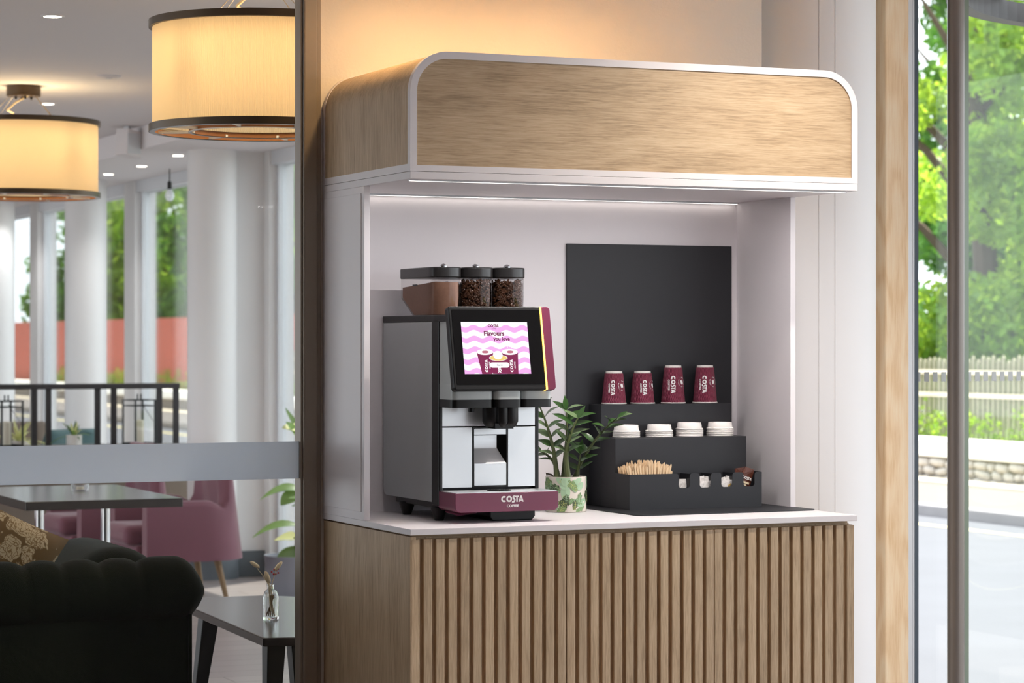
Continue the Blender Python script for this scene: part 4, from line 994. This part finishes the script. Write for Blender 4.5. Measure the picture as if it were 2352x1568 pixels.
def downlight(u, v, z, label, power=4):
    t = thing('downlight', label, 'downlight', (u, v, z), 0, 'recessed downlights')
    ob('rim', MB().lathe([(.036,0),(.05,0),(.048,-.005),(.036,-.004)], 28, cap=False), 'ceil', t, local=True, smooth=True)
    ob('lens', MB().lathe([(.0005,-.003),(.036,-.003)], 24, cap=False), 'downlight', t, local=True)
    l = bpy.data.lights.new('downlight_beam', 'SPOT'); l.energy = power; l.color = (1,.97,.95); l.spot_size = 2.2; l.spot_blend = .8; l.shadow_soft_size = .03
    o = bpy.data.objects.new('downlight_beam', l); COL.objects.link(o); o.location = (u, v, z-.02)
downlight(-.263, 3.309, CEIL, 'recessed downlight in the main ceiling near the big pendant', 8)
downlight(.588, 7.035, CEIL, 'recessed downlight in the main ceiling beyond the far pendant', 8)
for (u, v) in ((1.82,8.721),(1.868,9.769),(1.874,10.671),(1.93,14.05)):
    downlight(u, v, 2.645, 'recessed downlight in the lower ceiling along the windows', 6)
sdt = thing('smoke_detector', 'flat white smoke detector on the cafe ceiling', 'smoke detector', (.527, 5.463, CEIL))
ob('base', MB().lathe([(.0005,-.012),(.05,-.012),(.062,-.006),(.064,0)], 32, cap=False), 'ceil', sdt, smooth=True, local=True); ob('eye', MB().lathe([(.0005,-.016),(.015,-.016),(.017,-.012)], 20, cap=False), 'alu', sdt, local=True)
spk = thing('wall_speaker', 'small white box speaker hanging at the bulkhead', 'speaker', (1.38, 8.30, CEIL-.10), .5)
ob('cabinet', MB().prism([(-.06,-.075),(.06,-.095),(.075,.065),(-.045,.085)], -.055, .055, 1), 'ceil', spk, local=True, bevel=.006)
ob('bracket', MB().box(-.012,.012,-.02,.02,.07,.10), 'alu', spk, local=True); ob('grille', MB().box(-.052,.055,-.058,-.0552,-.07,.055), 'alu', spk, local=True)

# ------------------------------------------------------------------ chesterfield sofa, its back to the glass
sf = thing('chesterfield_sofa', 'dark green velvet chesterfield sofa with a buttoned roll back against the glass', 'sofa', (-1.2, 1.3, 0))
sx0, sx1 = -2.55, -.335
def back_surface():
    mb = MB(); us = np.concatenate([np.linspace(sx0, sx1-.02, 190), np.linspace(sx1-.018, sx1, 10)]); cs = []
    pl = [-.54-.121*k for k in range(20)]
    ring = 40
    for u in us:
        e = max(0.0, (u-(sx1-.085))/.085); endk = math.sqrt(max(0.0, 1-e*e*.985))
        dm = min(abs(u-p) for p in pl); s = min(1, dm/.06) if u < -.54 or dm < .06 else 1
        sc_ = (1-(1-s)**2.2)
        row = []
        for k in range(ring):
            a = 2*PI*k/ring
            topness = max(0, math.sin(a))
            r = .108*(1 - .03*max(0,1-dm/.005))*(1 - .16*(1-sc_)*(.06+.94*topness)) * (.55+.45*endk)
            row.append((u, 1.005 + r*math.cos(a)*1.0, .672 + r*math.sin(a)*endk**.7))
        cs.append(row)
    n = ring; vs = [p for r in cs for p in r]
    fs = [(i*n+k, i*n+(k+1)%n, (i+1)*n+(k+1)%n, (i+1)*n+k) for i in range(len(cs)-1) for k in range(n)] + [tuple((len(cs)-1)*n+k for k in range(n)), tuple(range(n))]
    return mb.add(vs, fs)
ob('back_roll', back_surface(), 'velvet', sf, smooth=True, angle=1.4)
ob('back_panel', MB().box(sx0+.02, -.385, .935, 1.09, .09, .63), 'velvet', sf, bevel=.012)
ob('piping', MB().tube([(-.383,.935,.09),(-.383,.935,.60)], .006, 6), 'velvet', sf, smooth=True)
ob('seat_base', MB().box(sx0+.02, -.42, 1.06, 1.88, .09, .30), 'velvet', sf, bevel=.02)
for q in range(3): ob('seat_cushion', MB().box(-2.36+q*.60, -1.77+q*.60, 1.10, 1.86, .30, .45), 'velvet', sf, bevel=.045, bseg=4, smooth=True)
arm = MB(); nr = 36
def armfn(a, b):
    v = 1.28 + b*.62; e0 = max(0, 1-(v-1.28)/.12); e1 = max(0, (v-1.82)/.08); k = math.sqrt(max(.0, 1-e0*e0*.9))*math.sqrt(max(.02, 1-e1*e1*.95))
    th = 2*PI*a; pl_ = 1-.09*max(0, 1-abs(((v-1.30)/.14) % 1-.5)*-2-1)
    return (-.51 + .15*math.cos(th)*(.6+.4*k), v, .665+.118*math.sin(th)*k)
arm.grid(armfn, nr, 26, True)
ob('arm_roll', arm, 'velvet', sf, smooth=True, angle=1.5)
ob('arm_panel', MB().box(-.58,-.42,1.09,1.86,.09,.62), 'velvet', sf, bevel=.02)
for x in (sx0+.08, -.45):
    for y in (.99, 1.82): ob('foot', MB().lathe([(.022,0),(.03,.03),(.026,.09)], 16, (x,y,0)), 'black', sf, smooth=True)
# cushion on the sofa
cu = MB(); ns = 22
def pil(sg):
    def fn(a, b):
        x, y = 2*a-1, 2*b-1; k = max(0,(1-abs(x)**2.6))*max(0,(1-abs(y)**2.6)); pinch = 1-.07*(1-abs(x)**2)*abs(y)**3 - 0
        pinx = 1-.07*(1-abs(y)**2)*abs(x)**3
        return (x*.25*pinx, sg*.085*k**.45, y*.25*pinch)
    return fn
cu.grid(pil(1), ns, ns); cu.grid(pil(-1), ns, ns)
co = ob('throw_cushion', cu, 'cushion', None, smooth=True); co.location = (-1.03, 1.235, .725); co.rotation_euler = (math.radians(-8), math.radians(29), 0)
tag(co, 'ochre throw cushion with cream flower print on the green sofa', 'cushion')

# ------------------------------------------------------------------ low dark table with bud vase
tb = thing('coffee_table', 'low dark angular table with splayed black legs beside the green sofa', 'coffee table', (.25, 1.85, 0))
top = [(.005,2.24),(-.05,1.215),(.08,1.18),(.62,1.30),(.78,1.75),(.62,2.30),(.40,2.56),(.13,2.58)]
ob('tabletop', MB().prism(top, .448, .478, 2), 'tabledark', tb, bevel=.004)
def leg(x0, y0, x1, y1, w=.032):
    return MB().add([(x1-w*.55,y1-w*.55,0),(x1+w*.55,y1-w*.55,0),(x1+w*.55,y1+w*.55,0),(x1-w*.55,y1+w*.55,0),(x0-w,y0-w,.449),(x0+w,y0-w,.449),(x0+w,y0+w,.449),(x0-w,y0+w,.449)],
                    [(0,3,2,1),(4,5,6,7),(0,1,5,4),(1,2,6,5),(2,3,7,6),(3,0,4,7)])
for a in ((.06,2.20,.02,2.27),(.005,1.27,-.015,1.26),(.09,1.27,.115,1.28),(.58,1.40,.62,1.36),(.60,2.22,.64,2.27)): ob('leg', leg(*a), 'black', tb, bevel=.003)
vz = thing('bud_vase', 'small ribbed glass bud vase with dried grasses and red berries on the low table', 'vase', (.148, 1.74, .478))
def gl():
    m, nt, p = newmat('ribbed glass'); p.inputs['Transmission Weight'].default_value = 1; p.inputs['Roughness'].default_value = .03; p.inputs['IOR'].default_value = 1.3; p.inputs['Base Color'].default_value = (.96,.97,.97,1); return m
M['vase'] = gl()
pf = [(.0005,.0),(.026,.0),(.028,.006),(.028,.078),(.022,.098),(.012,.108),(.011,.120),(.015,.124)]
ob('bottle', MB().lathe(pf + [(.0125,.124),(.0095,.119),(.0105,.108),(.020,.096),(.0255,.076),(.0255,.010),(.0005,.008)], 64, rfun=lambda a,z: 1+.022*math.cos(20*a)*(0.02 < z < .1), cap=False), 'vase', vz, smooth=True, local=True)
for (x1, h, k) in ((-.062,.198,0),(.030,.190,1)):
    s = ob('grass_stem', MB().tube([(0.008,0,.02),(0,0,.11),(x1*.45,0,.155),(x1*.8,.0,.182)], [.0018,.0016,.0014,.001], 6), 'dried', vz, local=True, smooth=True)
    ob('grass_head', MB().ell((x1*.95,0,h-.002), (.0075,.0075,.021), 12, 8, Matrix.Rotation(-1.0 if k == 0 else .75,3,'Y')), 'dried', s, local=True, smooth=True)
ob('dried_bud', MB().ell((-.012,0,.150),(.009,.009,.024),10,8,Matrix.Rotation(-.4,3,'Y')).tube([(0,0,.03),(-.008,0,.14)], .003, 6), 'dried', vz, local=True, smooth=True)
br = MB().tube([(0,0,.03),(.006,0,.13),(.016,0,.165)], .0012, 5); ob('berry_stem', br, 'legwood', vz, local=True)
for (x, z) in ((.004,.168),(.013,.176),(.022,.172),(.027,.164),(.010,.160),(.019,.160),(.027,.178)): ob('berry', MB().ell((x,random.uniform(-.004,.004),z),(.0036,)*3,10,7), 'berry', vz, local=True, smooth=True)
for k in range(5): ob('dried_stalk', MB().tube([(-.016+.008*k,.004,.012),(.012-.004*k,-.004,.085)], .0022, 5), 'legwood', vz, local=True)

# ------------------------------------------------------------------ dining table, armchairs
dt = thing('dining_table', 'dark rectangular dining table on chrome legs behind the sofa', 'table', (.2, 4.9, 0))
ob('tabletop', MB().box(-.15, .57, 4.30, 5.50, .712, .752), 'tabledark', dt, bevel=.004)
for (x, y) in ((.05,4.80),(.36,4.78)):
    o = ob('leg', MB().lathe([(.022,.02),(.022,.712)], 24, (x,y+.1,0)), 'chrome', dt, smooth=True)
    ob('foot_plate', MB().lathe([(.17,0),(.17,.012),(.03,.022)], 32, (x,y+.1,0)), 'chrome', dt, smooth=True)
tl = thing('tealight_holder', 'small glass tealight dish on the dining table', 'candle holder', (.28, 5.05, .752))
ob('dish', MB().lathe([(.0005,0),(.04,0),(.044,.03),(.040,.03),(.036,.006),(.0005,.006)], 32, cap=False), 'clear', tl, smooth=True, local=True); ob('wax', MB().lathe([(.0005,.018),(.018,.018),(.018,.006)], 20, cap=False), 'candle', tl, local=True)

def armchair(m, label, loc, rz, name='tub_armchair', group='armchairs round the dining tables'):
    """faces +x locally; one wrap-around shell (arms dip, back rises), seat, four splayed legs"""
    t = thing(name, label, 'armchair', loc, rz, group)
    pth = []
    for i in range(9): pth.append((.25-.38*i/8, -.285))
    for i in range(1,9): a = PI/2*i/8; pth.append((-.13-.16*math.sin(a), -.285+.16-.16*math.cos(a)))
    for i in range(1,9): pth.append((-.29, -.125+.25*i/8))
    for i in range(1,9): a = PI/2*i/8; pth.append((-.13-.16*math.cos(a), .125+.16*math.sin(a)))
    for i in range(1,9): pth.append((-.13+.38*i/8, .285))
    n = len(pth); mb = MB(); prof = 10; vs = []
    for i, (x, y) in enumerate(pth):
        s = abs(i/(n-1)-.5)*2               # 1 at the arm fronts, 0 mid back
        topz = .585 if s > .55 else (.585-.05*max(0,1-abs(s-.5)/.12) if s > .42 else 0)
        if s <= .46: topz = .535 + (.86-.535)*min(1,(.46-s)/.10)**.7
        elif s <= .62: topz = .535 + .05*((s-.46)/.16)
        a = pth[max(i-1,0)]; b = pth[min(i+1,n-1)]; dx, dy = b[0]-a[0], b[1]-a[1]; l = math.hypot(dx,dy); nx, ny = dy/l, -dx/l   # outward
        fl = .10*(1-s)*1.0
        th = .075
        def pt(off, z): k = fl*max(0,(z-.25))/.6; return (x+nx*(off+k), y+ny*(off+k), z)
        zb_ = .25
        vs += [pt(0,zb_), pt(.012,zb_+.04), pt(.015,(zb_+topz)/2), pt(.008,topz-.03), pt(-.012,topz-.004), pt(-.04,topz), pt(-.065,topz-.008), pt(-th,topz-.035), pt(-th,(zb_+topz)/2), pt(-th,zb_)]
    fs = [(i*prof+k, (i+1)*prof+k, (i+1)*prof+(k+1)%prof, i*prof+(k+1)%prof) for i in range(n-1) for k in range(prof)] + [tuple(range(prof)), tuple((n-1)*prof+k for k in range(prof))[::-1]]
    mb.add(vs, fs); sh = ob('shell', mb, m, t, smooth=True, local=True, angle=1.1)
    ob('seat_base', MB().box(-.22,.27,-.215,.215,.25,.34), m, t, local=True, bevel=.02, bseg=3)
    ob('seat_cushion', MB().box(-.20,.33,-.208,.208,.335,.45), m, t, local=True, bevel=.04, bseg=4, smooth=True)
    for sx in (-1,1):
        for sy in (-1,1):
            x0, y0 = (.20 if sx > 0 else -.20), .19*sy; ob('leg', MB().tube([(x0,y0,.27),(x0+.055*sx,y0+.04*sy,0)], [.022,.012], 12), 'legwood', t, local=True, smooth=True)
    return t
armchair('mauve', 'mauve velvet tub armchair in front of the white column', (1.28, 6.98, 0), PI+.02)
armchair('mauve', 'mauve velvet tub armchair tucked behind the one by the column', (1.12, 7.85, 0), PI+.05)
armchair('mauve', 'mauve velvet tub armchair on the sofa side of the dining table', (-.42, 5.25, 0), .1)
armchair('teal', 'teal tub armchair behind the railing, next to the variegated plant', (1.42, 10.55, 0), PI/2+.4, group='armchairs beyond the railing')
armchair('teal', 'teal tub armchair behind the railing, by the lantern nearest the far column', (1.02, 11.60, 0), PI/2-.3, group='armchairs beyond the railing')
armchair('taupe', 'brown tub armchair behind the railing beside the slim column', (1.50, 12.3, 0), PI/2+.2, group='armchairs beyond the railing')

# ------------------------------------------------------------------ rubber plant in the grey planter
rpz = thing('rubber_plant', 'rubber plant with pale edged leaves in a grey round planter by the window', 'potted plant', (1.99, 6.90, 0))
ob('planter', MB().lathe([(.150,0),(.158,.004),(.182,.245),(.176,.245),(.17,.21)], 48, cap=True), 'planter', rpz, smooth=True, local=True, angle=.6)
ob('soil', MB().lathe([(.0005,.215),(.171,.21)], 24, cap=False), 'soil', rpz, local=True)
st1 = [Vector((0,0,.2)), Vector((.01,0,.45)), Vector((.045,-.02,.75)), Vector((.06,-.02,1.02))]
ob('stem', MB().tube([bez(st1, i/12) for i in range(13)], [.014-.009*i/12 for i in range(13)], 8), 'bark', rpz, local=True, smooth=True)
ob('stem', MB().tube([(.03,.02,.2),(.08,.03,.6),(.11,.02,.95)], [.01,.008,.004], 8), 'bark', rpz, local=True, smooth=True)
def bigleaf(base, d, up, L, w, m, bend):
    d = d.normalized(); side = d.cross(up).normalized(); nrm = side.cross(d).normalized(); n = 9; vs = []; mb = MB()
    for i in range(n):
        t = i/(n-1); ww = w*math.sin(PI*(t*.96+.02))**.75; c = base+d*L*t-Vector((0,0,1))*L*bend*t*t
        vs += [c-side*ww+nrm*ww*.2, c, c+side*ww+nrm*ww*.2]
    mb.add(vs, [(3*i+q,3*i+q+1,3*i+q+4,3*i+q+3) for i in range(n-1) for q in (0,1)]); mb.tube([base-d*.05, base], .004, 5)
    ob('leaf', mb, m, rpz, smooth=True, local=True)
CR = Vector((math.cos(-.412), math.sin(-.412), 0)); CT = Vector((-CR.y, CR.x, 0))
for (h, r, up_, L, w, m, bd, ty) in ((.62,-1,.35,.25,.045,'rubber_leaf',.55,0),(.60,-.6,-.1,.14,.06,'rubber_leaf',.3,-.5),(.42,-1,.25,.27,.04,'rubber_leaf',.5,0),(.30,-.5,-.6,.17,.06,'rubber_leaf',.1,-.4),
        (.36,.8,.5,.2,.06,'rubber_leaf',.3,-.3),(.34,-.9,.35,.16,.05,'cream_leaf',.4,.4),(.78,-1,.2,.2,.05,'cream_leaf',.3,0),(.86,-.3,.5,.22,.05,'rubber_leaf',.1,-.3),(.90,-1.,1.4,.2,.02,'rubber_leaf',-.1,0),
        (.92,.3,.9,.2,.06,'cream_leaf',.1,0),(.95,-.5,.2,.16,.05,'cream_leaf',.2,-.3),(.97,.6,.2,.18,.05,'rubber_leaf',.2,-.4),(.55,.8,.3,.22,.06,'rubber_leaf',.3,.2),(.25,.7,.3,.18,.06,'rubber_leaf',.3,-.2)):
    b0 = bez(st1, min(1,max(0,(h-.2)/.82))); bigleaf(b0, CR*r + UP*up_ + CT*ty, UP - CT*.6, L, w, m, bd)

# ------------------------------------------------------------------ railing on the low wall, lanterns, plants
rg = thing('railing', 'dark metal railing with flat uprights on the low wall', 'railing', (1.4, 9.5, .785))
ob('top_rail', MB().box(-2.0, 2.05, 9.47, 9.53, 1.150, 1.186), 'darkmetal', rg, bevel=.003)
for x in (-.60,-.52,-.19,-.1,.22,.31,.64,.73,1.059,1.153,1.48,1.588,1.898,2.011): ob('upright', MB().box(x, x+.035, 9.485, 9.515, .785, 1.15), 'darkmetal', rg)
def lantern(u, label):
    t = thing('lantern', label, 'lantern', (u, 9.27, .785), .3, 'black lanterns on the ledge'); w, h = .075, .30
    ob('frame', (lambda m: [m.box(sx*w-.005,sx*w+.005,sy*w-.005,sy*w+.005,0,h) for sx in (-1,1) for sy in (-1,1)] and [m.box(-w,w,sy*w-.004,sy*w+.004,z,z+.008) for sy in (-1,1) for z in (.012,h-.045,h-.008)] and [m.box(sx*w-.004,sx*w+.004,-w,w,z,z+.008) for sx in (-1,1) for z in (.012,h-.045,h-.008)] and m)(MB()), 'black', t, local=True)
    ob('base', MB().box(-w,w,-w,w,.0,.012), 'black', t, local=True)
    ob('handle', MB().tube([(-.012,0,h),(-.012,0,h+.035)], .005, 6).tube([(.014,0,h),(.014,0,h+.035)], .005, 6).tube([(-.03,-w,h-.02),(.06,-w,.16)], .002, 5), 'black', t, local=True)
    ob('pane', MB().box(-w,w,-w-.001,-w+.001,.02,h-.045), 'clear', t, local=True)
    cd = ob('candle', MB().lathe([(.0005,.012),(.030,.012),(.030,.16),(.026,.165),(.0005,.158)], 24, cap=False), 'candle', t, local=True, smooth=True)
lantern(1.715, 'black framed lantern with a cream candle on the ledge near the white column')
lantern(.845, 'black framed lantern with a cream candle on the ledge by the teal chair')
def strap_plant(loc, label, n, L, m, pot=True, pr=.05, ph=.075, seed=0):
    t = thing('strap_leaf_plant', label, 'potted plant', loc); rr = random.Random(seed)
    ob('pot', MB().lathe([(pr*.8,0),(pr,.01),(pr*1.02,ph),(pr*.9,ph),(pr*.88,ph-.01),(.0005,ph-.012)], 32, cap=False).lathe([(.0005,.0),(pr*.8,0)],32,cap=False), 'whitepot', t, smooth=True, local=True)
    for k in range(n):
        a = 2*PI*k/n + rr.uniform(-.2,.2); el = rr.uniform(.25,1.25); d = Vector((math.cos(a)*math.cos(el), math.sin(a)*math.cos(el), math.sin(el))); side = d.cross(UP).normalized(); mb = MB(); vs = []; LL = L*rr.uniform(.6,1.1)
        for i in range(8):
            q = i/7; w = .011*(1-q**2)*(L/.14)**.5+.001; c = Vector((0,0,ph-.012))+d*LL*q-UP*LL*.55*q*q*(1.2-el/1.3); vs += [c-side*w, c+UP*-.003, c+side*w]
        mb.add(vs, [(3*i+j,3*i+j+1,3*i+j+4,3*i+j+3) for i in range(7) for j in (0,1)]); ob('leaf', mb, 'leaf' if (m == 'mix' and k % 3 == 0) else ('cream_leaf' if m != 'mix' or k % 3 == 1 else 'rubber_leaf'), t, smooth=True, local=True)
strap_plant((1.277, 9.24, .785), 'variegated strap-leaved plant in a white pot on the ledge', 16, .155, 'mix', seed=3)
strap_plant((1.09, 9.99, .70), 'pale yellow spider plant behind the railing', 20, .27, 'cream', pr=.07, ph=.1, seed=8)
st_ = single('plant_stand', MB().box(1.01,1.17,9.91,10.07,.68,.70).box(1.03,1.05,9.93,9.95,0,.68).box(1.13,1.15,9.93,9.95,0,.68).box(1.03,1.05,10.03,10.05,0,.68).box(1.13,1.15,10.03,10.05,0,.68), 'darkmetal', 'small dark stand under the yellow spider plant', 'plant stand', (1.09, 9.99, 0))
fb = thing('festoon_bulb', 'clear hanging bulb in the cafe window', 'light bulb', (2.12, 9.97, 2.645))
ob('flex', MB().tube([(0,0,0),(0,0,-.09)], .004, 6), 'black', fb, local=True); ob('holder', MB().lathe([(.016,-.14),(.016,-.09),(.008,-.085)], 16), 'black', fb, local=True, smooth=True)
ob('globe', MB().lathe([(.0005,-.225),(.02,-.218),(.033,-.19),(.026,-.16),(.014,-.14)], 20, cap=False), 'festoon', fb, local=True, smooth=True)
